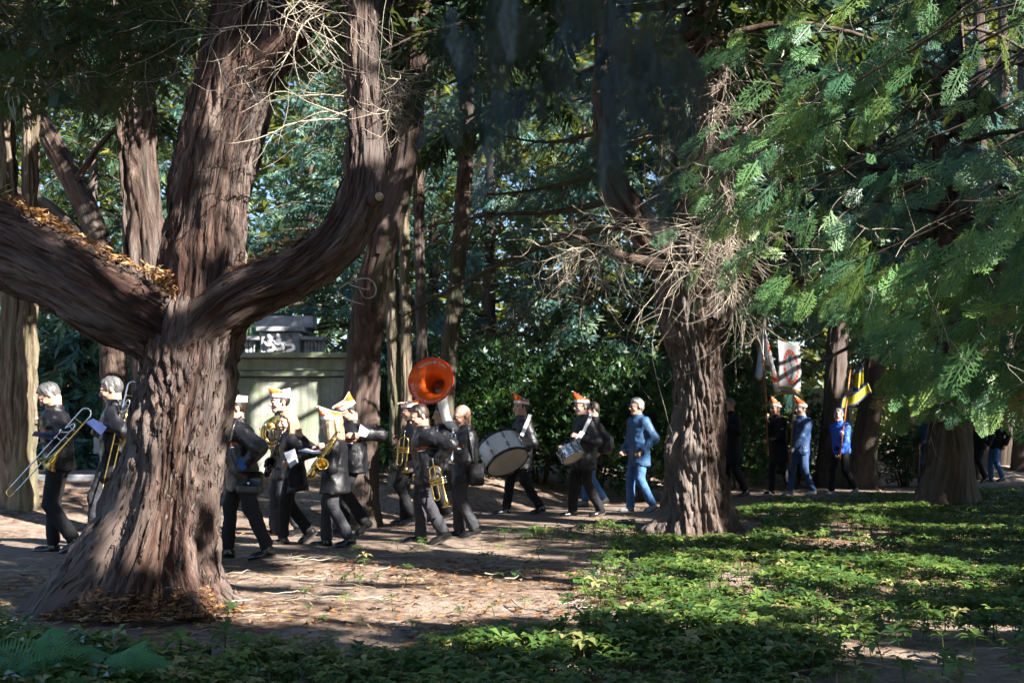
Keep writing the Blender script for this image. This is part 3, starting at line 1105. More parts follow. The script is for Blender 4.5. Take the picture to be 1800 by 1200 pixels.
stem("trunk", T3, "bark_grey", pxstem([(1662, 905, D3, 88), (1665, 860, D3, 86), (1668, 780, D3, 80), (1672, 690, D3, 76), (1674, 560, D3, 72), (1672, 380, D3, 68), (1668, 150, D3, 60), (1665, -100, D3, 50), (1660, -400, D3, 30)]),
     170, 130, 12, amp=.016, strips=20, along=1.3, flare=roots3, lobe=.04)
conifer_crown(T3, (t3b[0], D3, 0), 2.9, 15, 4.0, 70, 45, "conifer_blue", .5, .45, SPRAY_MID, carve=True)
c = np.array([W(rng.uniform(1530, 1720), rng.uniform(620, 725), rng.uniform(18.5, 20)) for k in range(130)])
c[:, 1] -= 1.2
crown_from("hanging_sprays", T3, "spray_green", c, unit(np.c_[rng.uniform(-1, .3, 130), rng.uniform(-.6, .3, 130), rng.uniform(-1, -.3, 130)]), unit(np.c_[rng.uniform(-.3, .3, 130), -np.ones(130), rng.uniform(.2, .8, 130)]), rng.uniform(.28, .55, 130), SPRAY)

T5o = A3(8.6, 8.6, 0)
T5 = empty("drooping_cypress_tree", T5o, "sunlit green conifer whose feathery flat sprays hang in from the picture's right edge", "tree")
stem("trunk", T5, "bark_dark", [(8.7, 8.6, -.2, .5), (8.6, 8.6, 1, .42), (8.6, 8.6, 4, .36), (8.5, 8.7, 8, .26), (8.5, 8.7, 14, .06)], 80, 70, 13, amp=.018)
PB, DB, UB, SB = [], [], [], []
bl = []
for (sx, sy, sd, ex, ey, ed, nn, dens) in (
        (1960, 60, 12.8, 1215, 330, 11.8, 70, 1), (1980, 150, 12.8, 1290, 400, 11.4, 80, 1), (1990, 250, 12.7, 1400, 430, 11.2, 80, 1), (1960, 330, 12.6, 1380, 545, 11.3, 80, 1),
        (1990, 420, 12.5, 1500, 640, 11.0, 85, 1), (1960, 500, 12.4, 1600, 735, 10.6, 55, 1), (1990, 100, 12.8, 1500, 300, 10.4, 75, 1), (1990, 300, 12.6, 1620, 480, 9.8, 70, 1),
        (1990, 520, 12.4, 1720, 720, 9.9, 45, 1), (1960, -60, 12.9, 1240, 130, 12.3, 60, .8), (1980, -100, 12.9, 1420, 80, 11, 60, .8), (1990, -60, 12.8, 1650, 110, 9.6, 60, .8),
        (1970, 200, 12.8, 1330, 260, 12.2, 70, 1), (1980, 380, 12.6, 1480, 560, 12, 70, 1), (1990, 150, 12.8, 1740, 330, 9.4, 60, .8), (1960, 450, 12.5, 1310, 560, 12.3, 38, .8),
        (1990, 40, 12.7, 1600, 230, 10.6, 70, 1), (1980, 170, 12.7, 1640, 330, 10.2, 70, 1), (1990, 270, 12.6, 1700, 400, 10.4, 60, 1), (1990, -20, 12.8, 1560, 120, 10.8, 65, 1),
        (1960, 20, 12.8, 1290, 240, 11.3, 75, 1), (1980, 120, 12.7, 1380, 330, 10.9, 75, 1), (1970, 220, 12.7, 1255, 430, 11.6, 70, 1), (1990, 60, 12.8, 1440, 190, 10.8, 65, 1), (1960, 300, 12.6, 1450, 480, 10.8, 70, 1),
        (1990, 560, 12.4, 1780, 600, 9.6, 50, 1), (1990, 330, 12.6, 1780, 420, 9.0, 50, 1)):
    a, b = W(sx, sy, sd), W(ex, ey, ed)
    a[0], a[1] = 8.55, 8.6
    mid = (a + b) / 2 + A3(0, 0, .35)
    c = spline(np.array([a, a * .7 + b * .3 + A3(*rng.normal(0, .22, 3)) + A3(0, 0, .5), mid * .5 + (a * .35 + b * .65) * .5 + A3(*rng.normal(0, .2, 3)) + A3(0, 0, .25), b]), 40)
    c[6:-3] += (np.cumsum(rng.normal(0, .075, (31, 3)), 0) * np.hanning(31)[:, None])
    r = np.linspace(.032, .003, 40)
    bl.append(tube(c[::3], r[::3], 6))
    m_ = int(nn * 5.2)
    tt = np.sort(rng.random(m_) ** .75)
    P = c[(tt * 38).astype(int)]
    D = unit(c[np.minimum((tt * 38).astype(int) + 1, 39)] - P)
    off = rng.normal(0, 1, (m_, 3)) * A3(.30, .45, .16) * (.35 + tt[:, None])
    P = P + off + A3(0, 0, -.10) * rng.random((m_, 1))
    d = unit(D * rng.uniform(.3, 1.1, (m_, 1)) + A3(0, 0, -1) * rng.uniform(.25, 1.3, (m_, 1)) + off * .9 + rng.normal(0, .25, (m_, 3)))
    PB.append(P); DB.append(d); UB.append(unit(A3(0, -.7, .75) + rng.normal(0, .42, (m_, 3)))); SB.append(rng.uniform(.17, .42, m_) * (1.25 if ed < 11.1 else 1.0))
lm = MB()
for v, f in bl:
    lm.add(v, f)
lm.build("limb", "bark_dark", T5)["kind"] = "stuff"
PB, DB, UB, SB = map(np.concatenate, (PB, DB, UB, SB))
ok = (PB[:, 2] > 1.0) & keep_sunny(PB, .1, .0)
hide = (PB[:, 1] * 0 == 0)
pxs = 900 + PB[:, 0] / PB[:, 1] * FPX
pys = 758 - (PB[:, 2] - CAM_Z) / PB[:, 1] * FPX
tip = pys + 0.5 * SB / PB[:, 1] * FPX
ok &= ~((pxs < 1530) & (tip > 560 + .12 * (pxs - 1300)))        # the band stays clear below the sprays
ok &= ~((pxs > 1420) & (pxs < 1530) & (tip > 600))
ok &= tip < 690 + .3 * np.maximum(pxs - 1600, 0)
ok &= pxs > 1190 + .15 * np.maximum(400 - pys, 0)
ok &= ~(open_view(PB) | open_view(PB + DB * SB[:, None]))
PB, DB, UB, SB = PB[ok], DB[ok], UB[ok], SB[ok]
# the 260 nearest sprays that show largest stand singly, the others are one crown
vis = (900 + PB[:, 0] / PB[:, 1] * FPX < 1790)
score = np.where(vis, SB / PB[:, 1], 0)
order = np.argsort(-score)
single, rest = order[:260], order[260:]
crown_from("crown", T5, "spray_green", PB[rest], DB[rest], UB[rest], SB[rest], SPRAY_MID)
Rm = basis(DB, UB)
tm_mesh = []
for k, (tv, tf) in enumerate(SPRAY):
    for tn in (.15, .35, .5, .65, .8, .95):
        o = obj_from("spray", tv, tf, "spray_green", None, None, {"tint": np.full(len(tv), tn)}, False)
        tm_mesh.append(o.data)
        bpy.data.objects.remove(o)
wts = np.array([.2, .26, .24, .16, .09, .05] * 3)
for i in single:
    o = obj_from("leaf_spray", None, None, None, T5, mesh=tm_mesh[rng.choice(18, p=wts / wts.sum())])
    M = Matrix(Rm[i].tolist()).to_4x4() @ Matrix.Scale(float(SB[i]), 4)
    M.translation = Vector((PB[i] - T5o).tolist())
    o.matrix_local = M
m_ = 260
st = PB[rng.integers(0, len(PB), m_)] + rng.normal(0, .12, (m_, 3)) + A3(0, .15, .1)
st = st[~open_view(st + A3(-.15, 0, -.35))]
m_ = len(st)
twigs("dead_twigs", T5, st, np.c_[rng.uniform(-1, .5, m_), rng.uniform(-.5, .5, m_), rng.uniform(-.8, .4, m_)], rng.uniform(.3, .9, m_), rng.uniform(.003, .006, m_), curl=.5, grav=.3, sub=3)
conifer_crown(T5, (8.55, 8.6, 0), 6.0, 14, 3.6, 44, 45, "conifer_dark", .5, .35, carve=True)

# dark branch hanging right in front of the lens at the top
NB = empty("near_branch", W(1000, -260, 1.5), "dark out-of-focus conifer branch hanging at the picture's top centre", "branch")
c = spline(np.array([W(2300, -700, 2.6), W(1500, -420, 1.9), W(1150, -190, 1.6), W(950, -120, 1.5), W(740, -60, 1.45)]), 40)
lm = MB().add(*tube(c[::2], np.linspace(.03, .006, 20), 7))
lm.build("stem", "bark_dark", NB)
P, d, s_ = [], [], []
for (px, py, ln, nn) in ((790, 60, 260, 16), (862, 30, 330, 22), (930, 60, 200, 14), (1000, -10, 220, 22), (1075, 0, 400, 34), (1125, 20, 280, 26), (1180, 60, 380, 26), (880, -40, 160, 12)):
    for k in range(int(nn * .85)):
        t_ = rng.random()
        P.append(W(px + rng.normal(0, 8) + 14 * math.sin(t_ * 4), py + ln * t_ * .85 - 60, rng.uniform(1.25, 1.75)))
        d.append(unit(A3(rng.normal(0, .25), rng.normal(0, .25), -1)))
        s_.append(rng.uniform(.045, .10))
P, d = np.array(P), np.array(d)
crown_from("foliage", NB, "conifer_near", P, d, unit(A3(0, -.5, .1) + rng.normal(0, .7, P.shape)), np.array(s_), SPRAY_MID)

# ------------------------------------------------------------------ trees beyond the path
def back_tree(name, label, rows, mat, seed, ns=60, nl=110, crown=None, amp=.012, group=None, extra=(), lobe=.05):
    d = rows[0][2]
    b = W(rows[0][0], 800, d)
    R = empty(name, (b[0], d, float(gz(b[0], d))), label, "tree", group)
    for i, rw in enumerate((rows, *extra)):
        pts = pxstem(rw)
        foot = pts[0]
        z = float(gz(foot[0], foot[1]))
        if foot[2] > z - .1 and i == 0:
            pts.insert(0, [foot[0], foot[1], z - .15, foot[3] * 1.25])
        stem("trunk" if i == 0 else "limb", R, mat, pts, nl, ns, seed + i, amp=amp, strips=20, along=1.6, lobe=lobe)
    if crown:
        z0, z1, rad, nbr, per, cm = crown
        conifer_crown(R, (b[0], d, 0), z0, z1, rad, nbr, per, cm, .5, .4, carve=False)
    return R


gT = "trees standing behind the path"
back_tree("pale_tree", "pale yellow-barked double trunk at the picture's left edge behind the first trombonist",
          [(32, 880, 16.2, 67), (22, 780, 16.2, 53), (20, 680, 16.2, 50), (24, 560, 16.2, 50), (18, 400, 16.2, 40), (10, 200, 16.2, 34), (5, -100, 16.2, 29), (0, -400, 16.2, 17)], "bark_pale", 21, 80, 130, (6.2, 11, 2.2, 20, 40, "conifer_dark"), .02, gT,
          ([(44, 905, 16.1, 60), (42, 800, 16.1, 50), (46, 700, 16.1, 44), (48, 560, 16.1, 40), (52, 400, 16.1, 36), (54, 200, 16.1, 34), (58, -100, 16.1, 28), (60, -300, 16.1, 16)],), .09)
back_tree("grey_tree", "grey fluted trunk standing behind the left fork of the big tree",
          [(268, 870, 14.2, 80), (262, 600, 14.2, 70), (256, 420, 14.2, 66), (250, 280, 14.2, 62), (244, 120, 14.2, 56), (240, -60, 14.2, 50), (236, -350, 14.2, 30)], "bark_grey", 23, 80, 120, (6.4, 11, 2.4, 24, 40, "conifer_dark"), .02, gT,
          ([(232, 600, 14.1, 26), (226, 420, 14.1, 26), (218, 250, 14.1, 24), (205, 60, 14.1, 20), (200, -200, 14.1, 10)],), .1)
back_tree("leaning_tree", "slanting bare trunk leaning to the left behind the big tree's left limb",
          [(215, 880, 19, 52), (205, 700, 19, 50), (190, 520, 19, 48), (165, 400, 19, 46), (118, 300, 19, 42), (70, 210, 19, 36), (20, 120, 19, 30), (-60, -50, 19, 20)], "bark_grey", 25, 50, 90, None, .01, gT,
          ([(180, 460, 19, 30), (120, 395, 19, 28), (60, 350, 19.2, 24), (-30, 320, 19.5, 16)], [(130, 320, 18.9, 14), (190, 240, 18.6, 12), (240, 190, 18.4, 8)]))
back_tree("slender_tree", "thin upright trunk near the upper left corner",
          [(45, 860, 22, 36), (50, 500, 22, 34), (54, 300, 22, 32), (52, 100, 22, 30), (50, -150, 22, 24)], "bark_grey", 27, 40, 80, (7.5, 12, 2.4, 24, 40, "conifer_dark"), .012, gT)
back_tree("red_trunk_tree", "dark reddish trunk leaning to the right behind the hatted man with folded paper",
          [(622, 868, 15.6, 92), (628, 800, 15.6, 78), (636, 700, 15.6, 70), (642, 600, 15.6, 64), (655, 500, 15.6, 62), (682, 400, 15.6, 58), (708, 300, 15.6, 50), (726, 180, 15.6, 46), (735, 40, 15.6, 42), (740, -200, 15.6, 34), (742, -450, 15.6, 18)], "bark_dark", 29, 90, 150, (7.0, 12, 2.6, 26, 40, "conifer_dark"), .012, gT,
          ([(668, 450, 15.5, 40), (680, 330, 15.6, 32), (682, 200, 15.7, 28), (690, 20, 15.8, 24), (692, -200, 15.8, 14)],))
back_tree("twin_trunk_tree", "pale pair of fused thin trunks just behind the orange sousaphone bell",
          [(700, 810, 19.2, 36), (696, 700, 19.2, 28), (691, 560, 19.2, 25), (690, 400, 19.2, 23), (700, 200, 19.2, 20), (706, -100, 19.2, 14)], "bark_pale", 32, 50, 110, (7.8, 12, 1.8, 16, 36, "conifer_dark"), .012, gT,
          ([(713, 850, 19.1, 34), (712, 800, 19.1, 28), (714, 700, 19.1, 24), (713, 560, 19.1, 22), (712, 400, 19.1, 20), (722, 200, 19.1, 18), (730, -80, 19.1, 12)],))
back_tree("thin_brown_tree", "thin brown trunk between the twin pale trunks and the dark one",
          [(746, 800, 20.3, 28), (742, 600, 20.3, 23), (737, 450, 20.3, 22), (736, 300, 20.3, 21), (733, 120, 20.3, 20), (730, -150, 20.3, 14)], "bark_grey", 34, 44, 100, (8, 12.5, 1.8, 16, 36, "conifer_dark"), .01, gT)
back_tree("dark_tree", "dark slim trunk curving up behind the sousaphone toward the right",
          [(776, 800, 19.4, 40), (783, 700, 19.4, 34), (792, 600, 19.4, 31), (801, 500, 19.4, 31), (810, 400, 19.4, 31), (817, 290, 19.4, 30), (822, 150, 19.4, 27), (828, -100, 19.4, 20)], "bark_dark", 36, 50, 110, (7.6, 12, 2.2, 22, 40, "conifer_dark"), .012, gT)
back_tree("buttressed_tree", "dark trunk with spreading foot beside the stone tomb behind the man in bright blue",
          [(1458, 850, 26, 70), (1462, 790, 26, 48), (1466, 700, 26, 40), (1472, 600, 26, 38), (1478, 420, 26, 34), (1480, 100, 26, 28)], "bark_dark", 38, 44, 80, (5.2, 15, 3.8, 50, 50, "conifer_blue"), .014, gT)
back_tree("brown_tree", "brown trunk right of the yellow flag in the shade",
          [(1512, 845, 25, 62), (1522, 770, 25, 48), (1534, 690, 25, 42), (1540, 600, 25, 38), (1544, 400, 25, 34), (1546, 100, 25, 26)], "bark_dark", 40, 44, 80, (5.0, 15, 3.8, 50, 50, "conifer_blue"), .014, gT)
for i, (px, w, d, lb) in enumerate(((1600, 30, 31, "slim shaded trunk left of the flared tree far behind"), (1720, 34, 30, "dark trunk just right of the flared tree in the distance"), (1762, 28, 33, "thin trunk between two others at the far right"),
                                    (1798, 34, 32, "trunk cut by the picture's right edge in the distance"), (1330, 26, 28, "slim dark trunk behind the flag bearer with sunglasses"))):
    back_tree("distant_tree", lb, [(px, 830, d, w * 1.3), (px + 3, 720, d, w), (px + 6, 560, d, w * .9), (px + 4, 300, d, w * .8), (px, 0, d, w * .6)], "bark_dark", 44 + i, 30, 60, (4.2, 11, 2.4, 30, 34, "conifer_blue"), .01, gT)

back_tree("hidden_shade_tree", "tall conifer added behind the gnarled tree to shade the view beyond", [(1212, 840, 21.5, 60), (1214, 600, 21.5, 52), (1216, 300, 21.5, 46), (1216, 0, 21.5, 40), (1216, -500, 21.5, 20)], "bark_dark", 42, 40, 70, (6.8, 17, 4.2, 60, 26, "conifer_blue"), .012, gT)  # added for shade: trunk hidden, crown keeps sun off the background

# dense conifers that close the view, each to the ground
gB = "dense conifers closing the view"
for i, (px, d, z0, h, r, mt, lb) in enumerate((
        (-60, 25, 1.0, 8, 2.4, "conifer_blue", "blue-green conifer cut by the left edge behind the pale trunk"),
        (135, 23.5, .6, 4.2, 2.0, "conifer_blue", "low bushy conifer behind the two trombonists"),
        (330, 30, .4, 12, 3.0, "conifer_blue", "dark conifer hidden behind the big forked trunk"),
        (540, 35, 2.0, 13, 3.4, "conifer_blue", "blue-green conifer above the carved monument"),
        (620, 30, 3.4, 13, 3.0, "conifer_blue", "tall blue-green conifer filling the gap above the tomb wall"),
        (150, 31, 1.0, 13, 3.2, "conifer_dark", "tall dark conifer behind the slanting trunk"),
        (760, 33, .5, 13, 3.0, "conifer_dark", "dark conifer glimpsed between the thin trunks"),
        (860, 29, .5, 12, 3.3, "conifer_blue", "dense conifer behind the dark slim trunk"),
        (1030, 27, .5, 10, 3.2, "conifer_blue", "teal-shaded conifer in the middle of the view"),
        (1190, 29, .5, 12, 3.2, "conifer_dark", "dark conifer directly behind the gnarled tree"),
        (1335, 31, .5, 12, 3.2, "conifer_blue", "blue-green conifer behind the flags"),
        (1590, 36, 2.2, 13, 3.6, "conifer_dark", "dark conifer behind the brown trunk at right"),
        (1790, 35, 2.0, 13, 3.6, "conifer_dark", "dark conifer at the far right edge"))):
    b = W(px, 800, d)
    R = empty("dense_conifer", (b[0], d, float(gz(b[0], d))), lb, "tree", gB)
    stem("trunk", R, "bark_dark", [(b[0], d, 0, .25), (b[0], d, h * .5, .16), (b[0], d, h, .03)], 40, 20, 60 + i, amp=.01)
    conifer_crown(R, (b[0], d, 0), z0, h, r, 62, 29, mt, .52, .45, FAN)

# far wood, one mass
P = []
for k in range(26000):
    d = rng.uniform(44, 62)
    px = rng.uniform(-150, 1950)
    top = -40 + 90 * math.sin(px * .006 + 1) + 60 * math.sin(px * .021)
    if px < 320 or (660 < px < 800):
        top += 40
    P.append(W(px, rng.uniform(top * .3 - 60, 800) if rng.random() < .93 else rng.uniform(-60, 300), d))
P = np.array(P)
fw = crown_from("far_wood", None, "far_leaf", P, rand_dirs(len(P), -.8, .3), unit(A3(0, 0, 1) + rng.normal(0, .5, P.shape)), rng.uniform(.9, 1.6, len(P)), FAR)
tag(fw, "far yellow-green mass of woodland closing the horizon", "woodland", None, "stuff")

# ------------------------------------------------------------------ unseen park trees added off to the right to throw the dappled shade
gP = "unseen park trees added for shade right of the picture"
for i, (x, y, z0, z1, r, lb) in enumerate((
        (9.5, 3.5, 3.0, 11, 3.6, "unseen conifer added for shade off to the right, nearest the camera"), (11.5, 8.5, 3.4, 12, 3.8, "unseen conifer added for shade off to the right, second along"),
        (15.5, 1.0, 4.0, 14, 4.2, "unseen conifer added for shade off to the right, outer row near the camera"), (16.5, 7.0, 4.5, 15, 4.2, "unseen conifer added for shade off to the right, outer row second"),
        (15.5, 13.5, 4.2, 15, 4.2, "unseen conifer added for shade off to the right, outer row third"), (6.5, -3.0, 3.2, 11, 3.4, "unseen conifer added for shade behind the camera on the right"),
        (21, 11, 6, 17, 4.4, "unseen conifer added for shade off to the right, farthest out"), (21, 18, 5, 17, 4.4, "unseen conifer added for shade far off to the right beyond the path"), (22, 3, 6, 17, 4.4, "unseen conifer added for shade off to the right, farthest out near the camera"),
        (12.5, -3.5, 4, 13, 4.0, "unseen conifer added for shade behind the camera farther right"),
        (5.4, 1.8, 4.4, 13, 4.8, "unseen conifer added beside the camera whose crown shades the view"), (1.5, -4.5, 4.5, 13, 4.5, "unseen conifer added for shade behind the camera"), (9.5, 17.5, 7.6, 17, 4.4, "unseen conifer added for shade to the right beyond the hanging sprays"),
        (14, 20, 5, 17, 4.6, "conifer added for shade right of the flared tree out of view"), (19, 24, 4, 15, 4.2, "unseen conifer added for shade beyond the path far right"))):
    R = empty("shade_conifer", (x, y, 0), lb, "tree", gP)
    stem("trunk", R, "bark_dark", [(x, y, -.2, .42), (x, y, z1 * .4, .28), (x, y, z1, .05)], 40, 30, 80 + i, amp=.015)
    n_ = 4200 if (x, y) in ((5.4, 1.8), (9.5, 3.5)) else 2400
    h_ = rng.random(n_)
    a_ = rng.uniform(0, 6.283, n_)
    rr = r * (1.02 - h_) ** .6 * np.sqrt(rng.random(n_))
    q = np.stack([x + rr * np.cos(a_), y + rr * np.sin(a_), z0 + (z1 - z0) * h_ - .22 * rr], 1)
    dq = unit(np.c_[np.cos(a_), np.sin(a_), rng.uniform(-1, .1, n_)])
    sq = rng.uniform(.45, .75, n_)
    kq = keep_sunny(q + dq * .28 * sq[:, None], .10, .15)
    kq &= ~((q[:, 1] > -1) & (np.abs(q[:, 0]) < .47 * q[:, 1] + 1.2) & (q[:, 2] < .40 * q[:, 1] + 2.5))      # open view between the crowns
    crown_from("crown", R, "conifer_dark", q[kq], dq[kq], unit(A3(0, 0, 1) + rng.normal(0, .6, (kq.sum(), 3))), sq[kq], CLUMP)

# ------------------------------------------------------------------ stonework
S1 = empty("tomb_wall", W(500, 800, 20) * A3(1, 1, 0) + A3(0, 0, .45), "mossy grey-green stone tomb wall with a heavy cornice behind the hatted horn player", "wall")
a, b = W(330, 700, 20.3)[0], W(612, 700, 19.9)[0]
zt = lambda py: float(W(500, py, 20)[2])
I3 = np.eye(3)
xm, xh = (a + b) / 2, (b - a) / 2
for (nm, y0, y1, py0, py1, ex) in (("wall_panel", 20.05, 20.6, 858, 662, 0), ("plinth", 19.93, 20.6, 872, 842, .05), ("moulding", 19.96, 20.6, 661, 652, .04), ("frieze", 20.02, 20.6, 651, 630, .01), ("cornice", 19.86, 20.7, 629, 620, .12)):
    z0, z1 = zt(py0), zt(py1)
    S = MB().add(*box((xm, (y0 + y1) / 2, (z0 + z1) / 2), I3, (xh + ex, (y1 - y0) / 2, (z1 - z0) / 2)))
    S.build(nm, "mossy_stone", S1, smooth=False)
xp = W(586, 700, 20)[0]
MB().add(*box((xp + .09, 20.0, (zt(845) + zt(664)) / 2), I3, (.11, .07, (zt(664) - zt(845)) / 2))).build("pilaster", "mossy_stone", S1, smooth=False)

S2o = W(495, 700, 25) * A3(1, 1, 0) + A3(0, 0, .5)
S2 = empty("carved_monument", S2o, "blue-shaded pale stone monument with a carved relief above the mossy wall", "monument")
zt = lambda py: float(W(500, py, 25)[2])
xw = lambda px: float(W(px, 600, 25)[0])
for (nm, p0, p1, py0, py1, y0, y1) in (("base_block", 425, 568, 760, 622, 25, 26.2), ("pedestal", 456, 527, 621, 583, 25.05, 26), ("cap_stone", 450, 532, 582, 574, 24.95, 26.1), ("top_block", 440, 545, 573, 552, 25.4, 25.9), ("rail_cap", 528, 568, 597, 591, 25.0, 25.4), ("rail_cap", 424, 455, 597, 591, 25.0, 25.4)):
    z0, z1 = zt(py0), zt(py1)
    MB().add(*box(((xw(p0) + xw(p1)) / 2, (y0 + y1) / 2, (z0 + z1) / 2), I3, ((xw(p1) - xw(p0)) / 2, (y1 - y0) / 2, (z1 - z0) / 2))).build(nm, "pale_stone", S2, smooth=False)
for k in range(9):
    px = (430 + k * 7) if k < 3 else (535 + (k - 3) * 6)
    MB().add(*lathe([(.001, zt(621)), (.045, zt(621)), (.05, zt(615)), (.03, zt(611)), (.05, zt(604)), (.03, zt(599)), (.045, zt(597.5)), (.001, zt(597.4))], 10, (xw(px), 25.2, 0))).build("baluster", "pale_stone", S2)
for (px, py) in ((472, 602), (488, 600), (506, 602)):
    f_ = MB()
    x0 = xw(px)
    f_.add(*ball((x0, 25.04, zt(py - 10)), (.06, .06, .075)))
    f_.add(*ball((x0 + .02, 25.05, zt(py + 3)), (.10, .06, .15)))
    f_.add(*tube([(x0 - .1, 25.03, zt(py - 1)), (x0 - .02, 25.0, zt(py + 6)), (x0 + .1, 25.0, zt(py + 3))], [.035, .035, .03], 8, 8))
    f_.add(*tube([(x0 + .08, 25.03, zt(py + 4)), (x0 + .12, 25.0, zt(py + 12)), (x0 - .05, 25.0, zt(py + 17))], [.06, .055, .04], 8, 8))
    f_.build("relief_figure", "pale_stone", S2)

S3 = empty("stone_grave", W(180, 820, 18.5) * A3(1, 1, 0) + A3(0, 0, .3), "pale bluish stone grave slabs behind the two trombonists", "grave")
zt = lambda py: float(W(180, py, 18.5)[2])
xw = lambda px: float(W(px, 800, 18.5)[0])
for (nm, p0, p1, py0, py1, y0, y1) in (("back_slab", 120, 300, 800, 768, 19.6, 19.8), ("kerb_stone", 60, 300, 858, 834, 18.4, 18.7), ("kerb_stone", 60, 75, 858, 838, 18.7, 19.8)):
    MB().add(*box(((xw(p0) + xw(p1)) / 2, (y0 + y1) / 2, (zt(py0) + zt(py1)) / 2), I3, ((xw(p1) - xw(p0)) / 2, (y1 - y0) / 2, (zt(py1) - zt(py0)) / 2))).build(nm, "pale_stone", S3, smooth=False)
MB().add(*box(((xw(120) + xw(300)) / 2, 19.7, (zt(800) + .2) / 2), I3, ((xw(300) - xw(120)) / 2 - .1, .07, (zt(800) - .2) / 2))).build("slab_foot", "pale_stone", S3, smooth=False)

S4 = empty("stone_tomb", W(1435, 760, 28) * A3(1, 1, 0) + A3(0, 0, .4), "greenish stone tomb with a capping slab behind the man in bright blue", "tomb")
zt = lambda py: float(W(1435, py, 28)[2])
xw = lambda px: float(W(px, 760, 28)[0])
for (nm, p0, p1, py0, py1, y0, y1) in (("tomb_body", 1414, 1500, 838, 712, 28, 29), ("moulding", 1410, 1504, 711, 699, 27.94, 29.06), ("cap_slab", 1404, 1510, 698, 682, 27.86, 29.1)):
    MB().add(*box(((xw(p0) + xw(p1)) / 2, (y0 + y1) / 2, (zt(py0) + zt(py1)) / 2), I3, ((xw(p1) - xw(p0)) / 2, (y1 - y0) / 2, (zt(py1) - zt(py0)) / 2))).build(nm, "mossy_stone", S4, smooth=False)
for k in range(10):
    x0 = xw(1418 + k * 8.6)
    MB().add(*box((x0, 27.985, (zt(832) + zt(716)) / 2), I3, (.045, .02, (zt(716) - zt(832)) / 2))).build("rib", "mossy_stone", S4, smooth=False)

# ------------------------------------------------------------------ shrubs
LEAF = []
for k in range(3):
    r_ = random.Random(k)
    B = []
    for j in range(5):
        a_ = j * 2.4 + r_.uniform(-.3, .3)
        d_ = A3(math.cos(a_) * .8 + .5, math.sin(a_) * .8, r_.uniform(-.35, .5))
        B.append(blade((0, 0, 0), d_, (r_.uniform(-.4, .4), r_.uniform(-.4, .4), 1), r_.uniform(.8, 1.1), .17))
    LEAF.append(template(B))
gS = "laurel shrubs behind the drummers"
for i, (px, d, h, r, n_, lb) in enumerate((
        (655, 20.8, 1.9, 1.0, 800, "laurel shrub behind the man with folded paper and the reddish trunk"), (745, 21.3, 2.4, 1.1, 1000, "laurel shrub behind the trumpeters and the sousaphone"),
        (850, 21.0, 2.6, 1.25, 1300, "laurel shrub between the bald man and the bass drummer"), (950, 21.4, 2.5, 1.25, 1300, "laurel shrub right behind the bass drummer"),
        (1045, 21.2, 2.75, 1.2, 1300, "glossy laurel shrub behind the snare drummer"), (1125, 20.6, 2.7, 1.0, 1200, "glossy laurel shrub touching the left side of the gnarled tree"),
        (1300, 25, 2.3, 1.0, 800, "shaded laurel shrub behind the man in the long black coat"), (1395, 26.5, 2.2, 1.0, 600, "dark shrub between the flag bearers and the tomb"),
        (240, 22, 1.9, 1.2, 700, "dark evergreen shrub beyond the pale grave slabs"), (1590, 26, 1.4, 1.1, 600, "dark low shrub right of the yellow flag"), (700, 19.6, 1.0, .8, 500, "low leafy shrub at the feet of the twin trunks"))):
    b = W(px, 800, d)
    z = float(gz(b[0], d))
    R = empty("laurel_shrub", (b[0], d, z), lb, "shrub", gS)
    q = rand_dirs(n_)
    q = q * (rng.random((n_, 1)) ** .35) * A3(r, r * .8, h * .5) + A3(b[0], d, z + h * .52)
    q = q + .25 * (rng.random((n_, 3)) - .5)
    q = q[q[:, 2] > z + .15]
    dd_ = unit(q - A3(b[0], d, z + h * .3) + rng.normal(0, .5, q.shape))
    crown_from("foliage", R, "laurel_leaf", q, dd_, unit(A3(0, 0, 1) + rng.normal(0, .5, q.shape)), rng.uniform(.085, .16, len(q)), LEAF)
    sm = MB()
    for k in range(7):
        a_ = rng.uniform(0, 6.28)
        e = A3(b[0] + math.cos(a_) * r * .6, d + math.sin(a_) * r * .5, z + h * rng.uniform(.5, .9))
        sm.add(*tube([(b[0] + math.cos(a_) * .1, d + math.sin(a_) * .1, z - .05), (b[0] + math.cos(a_) * r * .25, d + math.sin(a_) * r * .2, z + h * .3), e], [.022, .016, .006], 6, 9))
    sm.build("stems", "bark_dark", R)

# ------------------------------------------------------------------ ground cover, litter, ferns
def cover_template(seed, n=7, stemh=.75):
    r = random.Random(seed)
    B = []
    for k in range(n):
        a_ = 2 * math.pi * k / n + r.uniform(-.3, .3)
        el = r.uniform(-.15, .55)
        L = r.uniform(.42, .62)
        d_ = A3(math.cos(a_) * math.cos(el), math.sin(a_) * math.cos(el), math.sin(el))
        s_ = unit(np.cross(A3(0, 0, 1), d_))
        p0 = A3(0, 0, stemh + r.uniform(-.06, .04))
        p1 = p0 + d_ * L * .6
        p2 = p0 + d_ * L + A3(0, 0, -.12)
        w = L * .23
        up = A3(0, 0, .03)
        B.append([p0, p1 + s_ * w + up, p2, p1])
        B.append([p0, p1, p2, p1 - s_ * w + up])
    for k in range(2):
        a_ = k * 1.57
        s_ = A3(math.cos(a_), math.sin(a_), 0) * .02
        B.append([s_, -s_, -s_ + A3(0, 0, stemh), s_ + A3(0, 0, stemh)])
    if seed % 2:
        for k in range(4):
            a_ = 6.28 * k / 4 + .4
            B.append(blade((0, 0, stemh * .55), (math.cos(a_), math.sin(a_), .1), (0, 0, 1), .42, .09))
    return template(B)


COVER = [cover_template(k) for k in (1, 2, 3, 4)]


